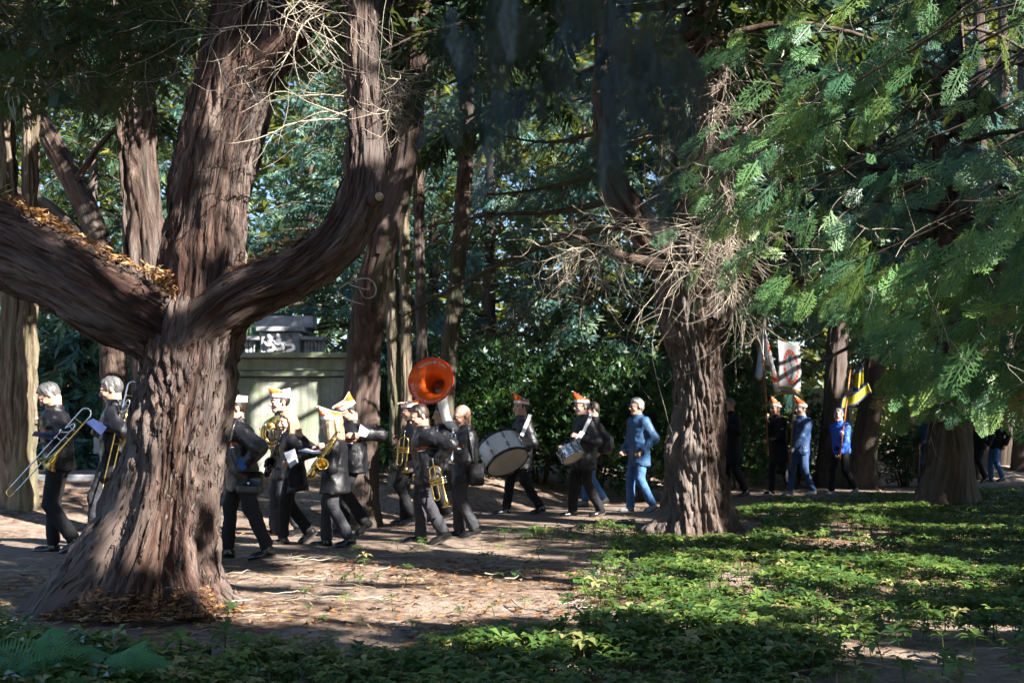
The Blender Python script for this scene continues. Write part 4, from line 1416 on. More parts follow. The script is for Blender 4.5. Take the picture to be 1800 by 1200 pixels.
def cover_density(px, py):
    n_ = fbm(np.stack([px * .006, py * .017, px * 0], -1), 3)
    right = np.clip((px - (985 + 420 * (n_ - .5))) / 240, 0, 1) ** .8 * np.clip((1105 - py + 90 * (n_ - .5)) / 25, 0, 1)
    band_top = 1124 - .018 * (px - 400) - 18 * np.sin(px * .006 + 1) + 60 * (n_ - .5)
    band_top = np.where(px < 420, 1150 - 60 * np.clip((110 - px) / 110, 0, 1), band_top)
    front = np.clip((py - band_top) / 16, 0, 1) * 1.25
    bare = np.clip((px - 1440 - (1165 - py) * 1.3) / 60, 0, 1) * np.clip((py - 1105) / 25, 0, 1)
    fringe = np.exp(-((py - (948 - .055 * (px - 700))) / 13.0) ** 2) * np.clip((px - 560) / 250, 0, 1) * (px < 1100) * .75
    sparse = .035 * ((py > 905) & (px > 380))
    tree2 = np.hypot((px - 1222) / 115, (py - 928) / 24) < 1
    tree3 = np.hypot((px - 1665) / 70, (py - 884) / 12) < 1
    D = np.maximum.reduce([right * .85, front * .95, fringe, sparse * np.ones_like(px)]) * (1 - .92 * bare)
    D = D * np.where((n_ < .42) & (front < .5), .2, 1)
    D[tree2 | tree3] = 0
    return D


N = 90000
xx = rng.uniform(-4.5, 15, N)
yy = rng.uniform(5.0, 27, N)
ps = 900 + xx / yy * FPX
py_ = 758 + CAM_Z / yy * FPX
inside = (ps > -150) & (ps < 1960)
lim = path_y(xx) - 1.75 + .35 * (noise(np.stack([xx * 2, yy * 2, 0 * xx], -1)) - .5)
inside &= yy < lim
inside &= ~(np.hypot((xx - t1b[0]) / .95, (yy - D1 + .05) / .6) < 1)
dn = cover_density(ps, py_) * np.clip(.30 + 6.0 / yy, .3, 1)
keep = inside & (rng.random(N) < dn * .80)
P = np.stack([xx, yy, ground_z(xx, yy) - .005], 1)[keep]
n_ = len(P)
hd = rng.uniform(0, 6.283, n_)
dx = np.stack([np.cos(hd), np.sin(hd), rng.normal(0, .12, n_)], 1)
sz = np.where(P[:, 1] < 7.7, 1.2, 1.0) * rng.uniform(.09, .165, n_) * np.clip(.6 + .8 * fbm(P * .9, 2), .6, 1.4)
v, f, t = scatter(COVER, P, basis(dx, unit(A3(0, 0, 1) + rng.normal(0, .14, (n_, 3)))), sz)
o = obj_from("ground_cover", v, f, "cover_leaf", None, None, {"tint": t}, False)
tag(o, "low evergreen ground cover of whorled leaves spreading over the forest floor", "ground cover", None, "stuff")
print("cover plants", n_)

# fallen needles and twigs
N = 105000
xx = rng.uniform(-7, 14, N)
yy = 5.0 + 21 * rng.random(N) ** 1.4
n1_ = fbm(np.stack([xx * .8, yy * .8, xx * 0 + 4], -1), 3)
dpath = np.abs(yy - path_y(xx))
pr = np.where(dpath < 1.7, .35, .9) * np.clip((n1_ - .3) * 3, .1, 1)
near_t1 = np.exp(-((np.hypot(xx - t1b[0], (yy - 7.7) * 1.3) - .75) / .5) ** 2)
keep = (np.abs(xx / yy) < .5) & (rng.random(N) < np.maximum(pr, near_t1)) & (yy < path_y(xx) + 7)
P = np.stack([xx, yy, np.maximum(ground_z(xx, yy), np.where(dpath < 1.7, .034, -1)) + rng.uniform(.003, .02, N)], 1)[keep]
ex_n = 1500
qa = rng.uniform(math.radians(215), math.radians(330), ex_n)
qr = rng.uniform(.5, .85, ex_n)
qx = t1b[0] + .05 + np.cos(qa) * qr
qy = D1 + np.sin(qa) * qr
P = np.vstack([P, np.stack([qx, qy, .04 + .18 * rng.random(ex_n) * np.exp(-((qr - .5) / .2) ** 2)], 1)])
LIT = [template([blade((-.5, 0, 0), (1, .1 * s, .05), (0, 0, 1), 1, .09)] + ([blade((0, 0, 0), (.6, .7 * s, .1), (0, 0, 1), .45, .07), blade((-.2, 0, 0), (.6, -.7 * s, .1), (0, 0, 1), .4, .07)] if k else [])) for k, s in ((0, 1), (1, 1), (1, -1))]
hd = rng.uniform(0, 6.283, len(P))
v, f, t = scatter(LIT, P, basis(np.stack([np.cos(hd), np.sin(hd), rng.normal(0, .18, len(P))], 1), unit(A3(0, 0, 1) + rng.normal(0, .35, (len(P), 3)))), rng.uniform(.03, .10, len(P)))
tag(obj_from("needle_litter", v, f, "litter_leaf", None, None, {"tint": t}, False), "fallen orange-brown needle sprays scattered over the forest floor", "litter", None, "stuff")
# needles lying along the limbs of the big tree
LP = []
for rows, k in (([(290, 490, D1 - .1, 0), (215, 462, D1 - .1, 0), (120, 408, D1 - .12, 0), (30, 362, D1 - .1, 0), (-30, 330, D1 - .1, 0)], 480), ([(410, 492, D1 - .15, 0), (470, 448, D1 - .18, 0), (520, 424, D1 - .18, 0), (560, 395, D1 - .18, 0)], 260), ([(285, 480, D1 - .25, 0), (300, 520, D1 - .3, 0)], 120)):
    c = spline(np.array([W(a, b, d) for a, b, d, _ in rows]), 80)
    LP.append(c[rng.integers(0, 80, k)] + rng.normal(0, 1, (k, 3)) * A3(.03, .10, .022) + A3(0, -.02, .01))
LP = np.vstack(LP)
hd = rng.uniform(0, 6.283, len(LP))
v, f, t = scatter(LIT, LP, basis(np.stack([np.cos(hd), np.sin(hd), rng.normal(-.2, .4, len(LP))], 1), unit(A3(0, -.3, 1) + rng.normal(0, .4, (len(LP), 3)))), rng.uniform(.04, .11, len(LP)))
tag(obj_from("limb_litter", v, f, "litter_leaf", None, None, {"tint": t * .8 + .2}, False), "orange needles lying along the tops of the big tree's limbs", "litter", None, "stuff")
# fallen sticks
st = np.c_[rng.uniform(-4.5, 7, 240), rng.uniform(5.6, 12.5, 240), np.full(240, .035)]
st[:, 0] = np.clip(st[:, 0], -.47 * st[:, 1], .47 * st[:, 1])
C = twig_curves(st, np.c_[rng.normal(0, 1, 240), rng.normal(0, 1, 240), np.zeros(240)], rng.uniform(.15, .7, 240), 9, .3, 0)
C[:, :, 2] = .02 + .02 * rng.random((240, 9))
v, f = tubes_array(C, np.linspace(1, .4, 9)[None] * rng.uniform(.003, .008, (240, 1)), 4)
tag(obj_from("fallen_sticks", v, f, "wood_twig"), "thin bare sticks lying about on the forest floor", "sticks", None, "stuff")

FERN = []
for (bx, by, lb, fr) in ((110, 1225, "larger fern in the bottom corner in front of the big tree", ((84, 1108, 0, 1.0), (-40, 1150, -.12, .9), (190, 1150, .1, .85), (20, 1190, -.2, .8))),
                         (245, 1225, "smaller fern beside the larger one at the bottom edge", ((225, 1140, .05, .9), (300, 1165, .1, .8), (170, 1185, -.1, .7)))):
    b = G(bx, by)
    R = empty("fern", (b[0], b[1], 0), lb, "fern", "ferns at the bottom edge")
    for (tx, ty, dy, sc) in fr:
        tip = W(tx, ty, b[1] + .12 + dy)
        c = spline(np.array([b, (b + tip) / 2 + A3(0, -.05, .10), tip]), 30)
        t_, n_f, b_f = frames(c)
        B = []
        for k in range(4, 30):
            u_ = k / 29
            L = .20 * sc * (1 - u_) ** .75 * min(1, (u_ + .12) * 2.6) + .012
            for s in (-1, 1):
                side = unit(np.cross(t_[k], A3(0, -.75, .65))) * s
                d_ = unit(side + t_[k] * .35)
                B.append(blade(c[k], d_, (0, -.6, .8), L, .006))
                m_ = max(3, int(L / .011))
                for j in range(m_):
                    q_ = c[k] + d_ * L * (j + .5) / m_
                    lw = .0135 * (1 - .75 * j / m_) * sc
                    for s2 in (-1, 1):
                        B.append(blade(q_, unit(t_[k] * s2 + d_ * .45), (0, -.6, .8), lw, lw * .3))
        v, f = template(B)
        sv, sf = tube(c, np.linspace(.004, .0012, 30), 5)
        F_ = f.tolist() + [[i + len(v) for i in q] for q in sf]
        obj_from("frond", np.vstack([v, sv]), F_, "fern_leaf", R, None, {"tint": np.full(len(v) + len(sv), rng.random())}, False)

# ------------------------------------------------------------------ materials of people and things
plain("skin", (.48, .275, .20), .5, 0, .12, 25, .4)
plain("skin_pale", (.55, .345, .27), .5, 0, .10, 25, .4)
plain("lips", (.40, .20, .16), .45, 0, .1)
plain("eye_white", (.7, .68, .65), .3, 0, .05)
plain("iris", (.05, .045, .05), .2, 0, .1)
def cloth(name, col, rough, var=.25, wr=.3, sc=9, spec=.5, sheen=0):
    m, nt, p = new_mat(name)
    v = coords(nt)
    f = tex(nt, v, 14, 4)
    nt.links.new(ramp(nt, f, [tuple(c * (1 - var) for c in col), tuple(c * (1 + var) for c in col)], [.3, .7]), p.inputs["Base Color"])
    p.inputs["Roughness"].default_value = rough
    p.inputs["Specular IOR Level"].default_value = spec
    p.inputs["Sheen Weight"].default_value = sheen
    bump(nt, p, tex(nt, v, sc, 5, .6, 2.2), wr, .035)
cloth("jacket_black", (.008, .008, .0105), .44, .2, .4, 7, .38)
cloth("jacket_shiny", (.012, .012, .014), .30, .2, .5, 7, .5)
cloth("coat_black", (.007, .007, .009), .75, .2, .4, 7, .3)
cloth("jacket_blue", (.025, .075, .17), .5, .2, .5)
cloth("jacket_navy", (.02, .05, .13), .45, .2, .6)
cloth("jacket_bright", (.015, .09, .52), .5, .15, .5)
cloth("trousers_black", (.009, .009, .011), .8, .25, .5, 8, .3)
cloth("trousers_grey", (.036, .036, .043), .8, .25, .5, 8, .3)
cloth("jeans", (.05, .13, .30), .8, .35, .6, 7)
cloth("jeans_dark", (.03, .07, .17), .8, .35, .6, 7)
cloth("glove_white", (.72, .72, .70), .7, .08, .3)
cloth("shirt_white", (.6, .6, .58), .8, .1, .3)
plain("shoe_black", (.012, .011, .011), .22, 0, .2, 20, .6)
plain("shoe_grey", (.19, .19, .2), .6, 0, .3, 20)
plain("sole", (.05, .045, .04), .8)
for nm, c in (("hair_grey", (.085, .082, .08)), ("hair_white", (.52, .50, .48)), ("hair_brown", (.03, .019, .013)), ("hair_blond", (.36, .26, .14)), ("hair_ash", (.26, .19, .115)), ("hair_dark", (.02, .016, .014)), ("beard_ginger", (.17, .085, .045))):
    plain(nm, c, .42, 0, .4, 90, .5, .8, 160)
plain("cap_orange", (.80, .135, .015), .6, 0, .12, 12, .4)
plain("cap_white", (.78, .76, .72), .7, 0, .08, 12, .3)
plain("cap_cream", (.58, .48, .38), .7, 0, .1, 12, .3)
plain("brass", (.78, .52, .16), .20, 1, .15, 15)
plain("brass_gold", (.85, .60, .20), .24, 1, .2, 18)
plain("chrome", (.75, .76, .78), .14, 1, .1, 12)
plain("nickel_dark", (.06, .05, .045), .22, 1, .3, 15)
plain("bell_orange", (.86, .13, .012), .22, 0, .1, 6, .5, coat=.4)
plain("bell_red", (.72, .035, .012), .22, 0, .1, 6, .5, coat=.4)
plain("gloss_white", (.74, .75, .76), .25, 0, .06, 6, .5)
plain("drum_skin", (.50, .49, .47), .5, 0, .12, 5, .4)
plain("black_gloss", (.012, .012, .013), .25, 0, .2, 10, .5)
plain("black_leather", (.016, .016, .017), .32, 0, .3, 25, .5, .4, 60)
plain("strap_white", (.66, .68, .70), .6, 0, .1)
plain("paper", (.66, .69, .76), .7, 0, .05)
plain("folder_blue", (.035, .11, .38), .5, 0, .15)
plain("folder_navy", (.012, .022, .07), .45, 0, .15)
plain("logo_orange", (.78, .17, .03), .6, 0, .05)
plain("print_white", (.75, .76, .80), .6, 0, .05)
plain("pole_wood", (.36, .13, .045), .4, 0, .25, 30, .5)
plain("flag_white", (.60, .60, .62), .8, 0, .1, 8)
plain("flag_lilac", (.33, .32, .44), .8, 0, .1, 8)
plain("fringe_gold", (.50, .31, .05), .6, 0, .25, 60)
plain("flag_red", (.60, .075, .03), .7, 0, .12)
plain("flag_grey", (.16, .17, .19), .8, 0, .2)
plain("flag_yellow", (.36, .31, .02), .7, 0, .1)
plain("flag_navy", (.02, .03, .10), .7, 0, .1)
plain("emblem_blue", (.12, .30, .55), .5)
plain("lens_dark", (.008, .008, .01), .08, 0, .1)


def orient(V, F):
    """faces outward (the enclosed volume counts positive)"""
    q = V[F]
    vol = np.einsum('ij,ij->i', np.cross(q[:, 1] - q[:, 0], q[:, 2] - q[:, 0]), q[:, 0] - V.mean(0)).sum()
    return F if vol > 0 else F[:, ::-1]


def ik(a, c, l1, l2, pole):
    """middle joint of a two-bone limb"""
    a, c = np.asarray(a, float), np.asarray(c, float)
    d = c - a
    L = np.linalg.norm(d)
    mx = (l1 + l2) * .995
    if L > mx:
        c = a + d / L * mx
        d, L = c - a, mx
    x = (l1 * l1 - l2 * l2 + L * L) / (2 * L)
    h = math.sqrt(max(l1 * l1 - x * x, 1e-8))
    u = d / L
    pv = np.asarray(pole, float)
    pv = unit(pv - np.dot(pv, u) * u)
    return a + u * x + pv * h, c


def hand_fn(w, hd, pn, side, curl, k):
    """palm, four curled fingers and a thumb from the wrist w along hd, palm facing pn"""
    hd = unit(hd)
    pn = unit(pn - np.dot(pn, hd) * hd)
    th = np.cross(hd, pn) * side                # thumb side
    prims = []
    for s, L in ((.026, .088), (.009, .094), (-.009, .09), (-.025, .08)):
        prims.append((w + th * s * .6 * k, w + (hd * L + th * s) * k, .0125 * k, .0115 * k))
        ang, q, dr = 0, w + (hd * L + th * s) * k, hd
        for ln, r in ((.040, .0098), (.027, .0088), (.02, .0078)):
            ang += curl * 1.0
            dr = hd * math.cos(ang) + pn * math.sin(ang)
            e = q + dr * ln * k * (1 if s > -.02 else .82)
            prims.append((q, e, r * k, r * .92 * k))
            q = e
    q = w + (hd * .022 + th * .026 + pn * .006) * k
    e = q + unit(hd * .55 + th * .75 + pn * (.3 + .4 * curl)) * .042 * k
    g = e + unit(hd * .9 + th * .1 + pn * (.3 + .7 * curl)) * .032 * k
    prims += [(w + hd * .01 * k, q, .016 * k, .015 * k), (q, e, .0135 * k, .011 * k), (e, g, .0105 * k, .009 * k), (w - hd * .05 * k, w + hd * .02 * k, .026 * k, .024 * k)]

    def fn(p):
        r = None
        for a, b, ra, rb in prims:
            x = cone_d(p, a, b, ra, rb)
            r = x if r is None else smin(r, x, .006)
        return r
    pts = np.array([q for a, b, _, _ in prims for q in (a, b)])
    return fn, pts.min(0) - .03, pts.max(0) + .03


def head_fn(C, R, k, N, age=0.0):
    """C skull centre; columns of R: forward, left, up"""
    def fn(p):
        q = ((p - C) @ R) / k
        d = ell_d(q, (-.008, 0, .022), (.098, .077, .100))
        d = smin(d, ell_d(q, (.028, 0, -.045), (.062, .060, .080)), .03)
        d = smin(d, ell_d(q, (.066, 0, -.098), (.026, .030, .022)), .025)              # chin
        d = smin(d, ell_d(q, (.082, 0, .028), (.018, .052, .013)), .02)                 # brow
        for s in (-1, 1):
            d = -smin(-d, ell_d(q, (.098, .033 * s, .002), (.022, .020, .013)), .012)   # eye hollows
            d = smin(d, ell_d(q, (.070, .042 * s, -.030), (.024, .022, .022)), .02)     # cheeks
            d = smin(d, ell_d(q, (-.012, .079 * s, -.008), (.020, .010, .033)), .006)   # ears
            d = smin(d, ell_d(q, (.086, .032 * s, .001), (.012, .014, .0105)), .003)
        d = smin(d, cone_d(q, (.094, 0, .016), (.118, 0, -.026), .010, .0145), .010)     # nose
        d = smin(d, ell_d(q, (.104, 0, -.030), (.012, .019, .009)), .008)
        d = smin(d, ell_d(q, (.092, 0, -.058), (.013, .024, .007)), .006)                # lips
        d = smin(d, ell_d(q, (.090, 0, -.070), (.013, .021, .007)), .006)
        d = d * k
        nk = C + R @ (A3(-.022, 0, -.06) * k)
        return smin(d, cone_d(p, nk, N, .056 * k, .062 * k), .02)
    return fn


def rotm(yaw, pitch, roll):
    """columns forward, left, up; pitch > 0 looks down"""
    cy_, sy_ = math.cos(yaw), math.sin(yaw)
    f = A3(cy_ * math.cos(pitch), sy_ * math.cos(pitch), -math.sin(pitch))
    l = A3(-sy_, cy_, 0)
    u = np.cross(f, l)
    l2 = l * math.cos(roll) + u * math.sin(roll)
    return np.stack([f, l2, np.cross(f, l2)], 1)


LOGO = None


def person(label, d, head, k, heading, face, feet, near=None, far=None, hem=.62, jacket="jacket_black", trousers="trousers_black", shoe="shoe_black", hair="hair_brown", hstyle="short",
           cap=None, bulk=1.0, curl=(.7, .7), logo=False, gloves=False, glasses=None, collar=True, belly=0.0, skin="skin", shirt=False, beard=None, skirt=0.0, group="people walking along the path", near_dir=None, far_dir=None, elbow=None):
    """one walking figure. head = skull centre in the photo; feet = ((px, heel lift in degrees) near, far); near / far = hand (px, py, distance offset)"""
    h = math.radians(heading)
    fw, lf = A3(math.cos(h), math.sin(h), 0), A3(-math.sin(h), math.cos(h), 0)
    ns = 1 if lf[1] < 0 else -1                                # which side faces the camera: +1 left
    C = W(head[0], head[1], d)
    R = rotm(math.radians(face[0]), math.radians(face[1]), math.radians(face[2] if len(face) > 2 else 0))
    xs = [W(f[0], 900, d)[0] for f in feet]
    bx = .5 * (xs[0] + xs[1])
    zg = float(gz(bx, d)) + .02
    base = A3(bx, d, zg)
    root = empty("person", base, label, "person", group)
    res = 1.0 if d < 15 else (1.25 if d < 18.5 else 1.6)
    kh = 1.06 * k
    off = lf * ns * .085 * k
    ank, toes = [], []
    for i, (f, lift) in enumerate(feet):
        o = off if i == 0 else -off
        g = A3(xs[i], d, zg) + o * A3(.6, 1, 0)
        a = math.radians(lift)
        toe = g + fw * .115 * k
        back = -fw * math.cos(a) + A3(0, 0, 1) * math.sin(a)
        upf = fw * math.sin(a) + A3(0, 0, 1) * math.cos(a)
        ank.append(toe + back * .16 * k + upf * .085 * k)
        toes.append((toe, back, upf))
    N = C + A3(0, 0, -.165 * k) - fw * (.028 + .05 * max(0, math.sin(math.radians(face[1])))) * k
    px_ = .55 * bx + .45 * N[0]
    L1, L2 = .44 * k, .425 * k
    zp = zg + .945 * k
    for i in (0, 1):
        dx = math.hypot(ank[i][0] - px_, ank[i][1] - d)
        zp = min(zp, ank[i][2] + math.sqrt(max((L1 + L2) ** 2 * .997 - dx * dx, .05)) + .02)
    P = A3(px_, d, zp)
    u = unit(N - P)
    TL = np.linalg.norm(N - P)
    l_ = unit(lf - np.dot(lf, u) * u)
    f_ = np.cross(l_, u)
    sh = [N - u * .075 * k + l_ * s * .172 * k * (.9 + .1 * bulk) for s in (ns, -ns)]
    hip = [P + lf * s * .085 * k for s in (ns, -ns)]
    knee = []
    for i in (0, 1):
        kn, an = ik(hip[i], ank[i], L1, L2, fw + A3(0, 0, .15))
        knee.append(kn)
        ank[i] = an
    wr, el = [], []
    for i, hnd in enumerate((near, far)):
        s = ns if i == 0 else -ns
        if hnd is None:
            t = P + l_ * s * .25 * k - A3(0, 0, .08 * k) + fw * (.12 if i else -.06) * k
        else:
            t = W(hnd[0], hnd[1], d + hnd[2])
        pole = -fw * .7 + l_ * s * .5 - A3(0, 0, .55)
        if elbow and i == 0:
            pole = A3(*elbow)
        # leave room for the hand itself
        hd0 = unit(t - sh[i])
        e, c = ik(sh[i], t - hd0 * .05 * k, .30 * k, .265 * k, pole)
        el.append(e)
        wr.append(c)

    # jacket
    s_hem = (zg + hem * k - zp) / TL
    sx = np.array([s_hem - .02, s_hem, -.05, .3, .62, .82, .93, 1.0])
    dw = np.array([.142 + skirt, .142 + skirt, .140 + belly * .6, .142 + belly, .142 + belly * .3, .128, .095, .06]) * k * bulk
    ww = np.array([.196 + skirt, .196 + skirt, .188, .182, .196, .190, .15, .07]) * k * bulk
    nz = rng.random(3) * 20

    def jfn(p):
        q = p - P
        s = (q @ u) / TL
        a, b = q @ f_, q @ l_
        dd, wd = np.interp(s, sx, dw), np.interp(s, sx, ww)
        r = np.sqrt((a / dd) ** 2 + (b / wd) ** 2)
        dt = (r - 1) * np.minimum(dd, wd)
        dt = np.maximum(dt, (s - 1.0) * TL)
        dd_ = dt
        for i in (0, 1):
            arm = cone_d(p, sh[i], el[i], .079 * k * bulk, .064 * k * bulk)
            arm = smin(arm, cone_d(p, el[i], wr[i] - unit(wr[i] - el[i]) * .02 * k, .064 * k * bulk, .050 * k), .03)
            cut = ((p - wr[i]) @ unit(wr[i] - el[i])) - .002
            dd_ = smin(dd_, np.maximum(arm, cut), .035)
        m = np.abs(dd_) < .06
        pm = p[m]
        fold = fbm(pm * A3(8, 8, 5.5) + nz, 2) - .5
        ring = np.abs(2 * noise(pm * A3(9, 9, 12) + nz + 7) - 1)
        dd_[m] += fold * .026 * k - (1 - ring) ** 4 * .014 * k
        dd_ = np.maximum(dd_, (s_hem - s) * TL)
        if collar:
            ax = unit(C - R @ A3(.03, 0, .05) * k - N)
            hh = (p - N) @ ax
            rad = np.linalg.norm(p - N - hh[:, None] * ax, axis=1)
            col = np.maximum(np.abs(rad - .079 * k) - .013 * k, np.abs(hh - .018 * k) - .042 * k)
            dd_ = smin(dd_, col, .018)
        return dd_
    pts = np.array([*sh, *el, *wr, P, N])
    lo, hi = pts.min(0) - .24 * k * bulk - skirt, pts.max(0) + .22 * k * bulk + skirt
    lo[2] = min(zg + hem * k, min(w[2] for w in wr), min(e[2] for e in el)) - .09
    hi[2] = max(N[2], max(w[2] for w in wr), max(e[2] for e in el)) + .13
    V, F = surface(jfn, lo, hi, .0185 * res)
    F = orient(V, F)
    jk = obj_from("jacket", V, F, jacket, root)
    bvh = BVHTree.FromPolygons(V.tolist(), F.tolist())

    # trousers
    nz2 = rng.random(3) * 20

    def tfn(p):
        r = ell_d(p, P - A3(0, 0, .02 * k), (.135 * k * bulk, .15 * k * bulk, .14 * k))
        for i in (0, 1):
            leg = cone_d(p, hip[i], knee[i], .098 * k * bulk ** .5, .072 * k)
            cuff = ank[i] + unit(knee[i] - ank[i]) * .015
            leg = smin(leg, cone_d(p, knee[i], cuff, .070 * k, .062 * k), .03)
            cut = (p - ank[i]) @ unit(ank[i] - knee[i]) - .012
            leg = np.maximum(leg, cut)
            r = smin(r, leg, .025)
        m = np.abs(r) < .06
        pm = p[m]
        fold = fbm(pm * A3(9, 9, 6) + nz2, 2) - .5
        hz = np.clip((pm[:, 2] - zg) / (.5 * k), 0, 1)
        ring = np.abs(2 * noise(pm * A3(7, 7, 16) + nz2) - 1)
        r[m] += fold * .026 * k - (1 - ring) ** 3 * .016 * k * (1 - hz * .7)
        return r
    pts = np.array([*hip, *knee, *ank])
    lo, hi = pts.min(0) - .19 * k, pts.max(0) + .19 * k
    lo[2] = min(a[2] for a in ank) - .08
    hi[2] = min(hi[2], zg + hem * k + .18 * k)
    V, F = surface(tfn, lo, hi, .0185 * res)
    obj_from("trousers", V, orient(V, F), trousers, root)

    # shoes
    for i in (0, 1):
        toe, back, upf = toes[i]
        sd = np.cross(upf, back)

        def sfn(p):
            q = p - toe
            a, z, s = q @ -back, q @ upf, q @ sd
            d1 = ell_d(np.stack([a, s, z], 1), (-.050 * k, 0, .022 * k), (.098 * k, .045 * k, .050 * k))
            d2 = ell_d(np.stack([a, s, z], 1), (-.165 * k, 0, .035 * k), (.072 * k, .038 * k, .065 * k))
            d3 = smin(d1, d2, .035)
            d3 = smin(d3, cone_d(p, toe + back * .16 * k + upf * .05 * k, ank[i] + A3(0, 0, .04 * k), .04 * k, .042 * k), .02)
            return np.maximum(d3, -z)
        c = toe + back * .09 * k
        V, F = surface(sfn, c - .2 * k, c + .2 * k, .013 * res)
        so = obj_from("shoe", V, orient(V, F), shoe, root)
        th = np.linspace(0, 6.283, 20, endpoint=False)
        ring = [toe + back * (.090 - .138 * math.cos(t)) * k + sd * math.sin(t) * (.040 + .005 * math.cos(t)) * k for t in th]
        vv = np.array([r_ + upf * .012 for r_ in ring] + [r_ - upf * .012 for r_ in ring])
        ff = [[j, (j + 1) % 20, 20 + (j + 1) % 20, 20 + j] for j in range(20)] + [list(range(20))[::-1], list(range(20, 40))]
        obj_from("sole", vv, ff, "sole", so, smooth=False)

    # body: head, neck, the frame inside the clothes and the hands, one mesh
    parts = []
    fn = head_fn(C, R, kh, N - u * .03 * k)
    lo, hi = np.minimum(C - .16 * kh, N - .08 * k), np.maximum(C + .16 * kh, N + .08 * k)
    V, F = surface(fn, lo, hi, .0078 * res)
    parts.append((V, orient(V, F)))

    def bfn(p):
        r = cone_d(p, P + A3(0, 0, .03), N - u * .1 * k, .09 * k, .08 * k)
        for i in (0, 1):
            r = smin(r, cone_d(p, sh[i], el[i], .035 * k, .03 * k), .02)
            r = smin(r, cone_d(p, el[i], wr[i], .03 * k, .024 * k), .01)
            r = smin(r, cone_d(p, hip[i], knee[i], .055 * k, .04 * k), .02)
            r = smin(r, cone_d(p, knee[i], ank[i], .04 * k, .028 * k), .01)
        return smin(r, cone_d(p, N - u * .1 * k, N, .055 * k, .05 * k), .02)
    pts = np.array([*sh, *el, *wr, *hip, *knee, *ank, N])
    V, F = surface(bfn, pts.min(0) - .1, pts.max(0) + .1, .03)
    parts.append((V, orient(V, F)))
    gl = []
    for i in (0, 1):
        s = ns if i == 0 else -ns
        hd = unit(wr[i] - el[i])
        dd_ = near_dir if i == 0 else far_dir
        if dd_ is not None:
            hd = unit(hd * .5 + A3(*dd_))
        pn = unit(-l_ * s * .8 + fw * .2 + A3(0, 0, .1))
        hf, lo, hi = hand_fn(wr[i], hd, pn, 1 if s > 0 else -1, curl[i], k * 1.02)
        V, F = surface(hf, lo, hi, .0072 * res)
        (gl if gloves else parts).append((V, orient(V, F)))
    vo, fo, n = [], [], 0
    for V, F in parts:
        vo.append(V); fo.append(F + n); n += len(V)
    bd_ = obj_from("body", np.concatenate(vo), np.concatenate(fo), skin, root)
    for V, F in gl:
        obj_from("glove", V, F, "glove_white", root)

    loc = lambda q: C + R @ (np.asarray(q, float) * kh)
    for s in (-1, 1):
        e = MB()
        e.add(*ball(loc((.0905, .032 * s, .002)), .0105 * k, 10, 8), 0)
        e.add(*ball(loc((.0985, .032 * s, .001)), .0052 * k, 8, 6), 1)
        e.build("eye", ["eye_white", "iris"], bd_)
        b = MB().add(*tube([loc((.094, .015 * s, .022)), loc((.096, .032 * s, .027)), loc((.083, .052 * s, .020))], [.004 * k, .005 * k, .003 * k], 6, 8))
        b.build("eyebrow", hair if hstyle != "bald" else "hair_grey", bd_)
    MB().add(*tube([loc((.090, .021, -.0645)), loc((.1035, 0, -.064)), loc((.090, -.021, -.0645))], [.002 * k, .0032 * k, .002 * k], 6, 9)).build("mouth", "lips", bd_)

    if hstyle != "bald":
        nh = rng.random(3) * 10

        def hfn(p):
            q = ((p - C) @ R) / kh
            x, y, z = q[:, 0], q[:, 1], q[:, 2]
            g = .016 if hstyle == "messy" else .006
            d0 = ell_d(q, (-.008, 0, .024), (.102 + g, .081 + g, .104 + g))
            c1 = x - (.028 + 1.25 * np.clip(z - .05, 0, 1))
            c2 = np.where(x > -.035, -.010 - z, -.085 - z)
            d0 = np.maximum(np.maximum(d0, c1), c2)
            if hstyle in ("long", "bob"):
                Lh = -.33 if hstyle == "long" else -.17
                d0 = ell_d(q, (-.012, 0, .026), (.114, .094, .112))
                d0 = np.maximum(d0, x - (.052 + .9 * np.clip(z - .045, 0, 1) - .25 * np.clip(-z, 0, .1)))
                for s in (-1, 1):
                    d0 = smin(d0, cone_d(q, (.015, .088 * s, -.01), (.055 if hstyle == "long" else .02, .10 * s, Lh), .034, .03 if hstyle == "long" else .038), .03)
                    d0 = smin(d0, cone_d(q, (-.06, .05 * s, -.02), (-.07, .06 * s, Lh * .95), .055, .045), .03)
                d0 = np.maximum(d0, x - .085 - 0 * z)
            if cap:
                d0 = np.maximum(d0, z - .062)
            m = np.abs(d0) < .05
            d0[m] += (.5 - noise(q[m] * A3(70, 70, 9) + nh)) * (.019 if hstyle != "messy" else .03)
            return d0 * kh
        ext = .2 if hstyle not in ("long", "bob") else .40
        V, F = surface(hfn, C - A3(ext * .75, ext * .75, ext) * k, C + A3(.2, .2, .18) * k, .0105 * res)
        obj_from("hair", V, orient(V, F), hair, root)
    elif hair:
        pass
    if beard:
        def bd(p):
            q = ((p - C) @ R) / k
            d0 = ell_d(q, (.035, 0, -.075), (.066, .066, .058))
            d0 = np.maximum(d0, q[:, 2] + .045 - .5 * np.clip(-(q[:, 0] - .06), 0, 1))
            d0 = np.maximum(d0, -ell_d(q, (.10, 0, -.063), (.02, .022, .007)))
            return (d0 + (.5 - noise(q * 120)) * .008) * k
        V, F = surface(bd, C - .16 * k, C + .14 * k, .0075 * res)
        obj_from("beard", V, orient(V, F), beard, root)
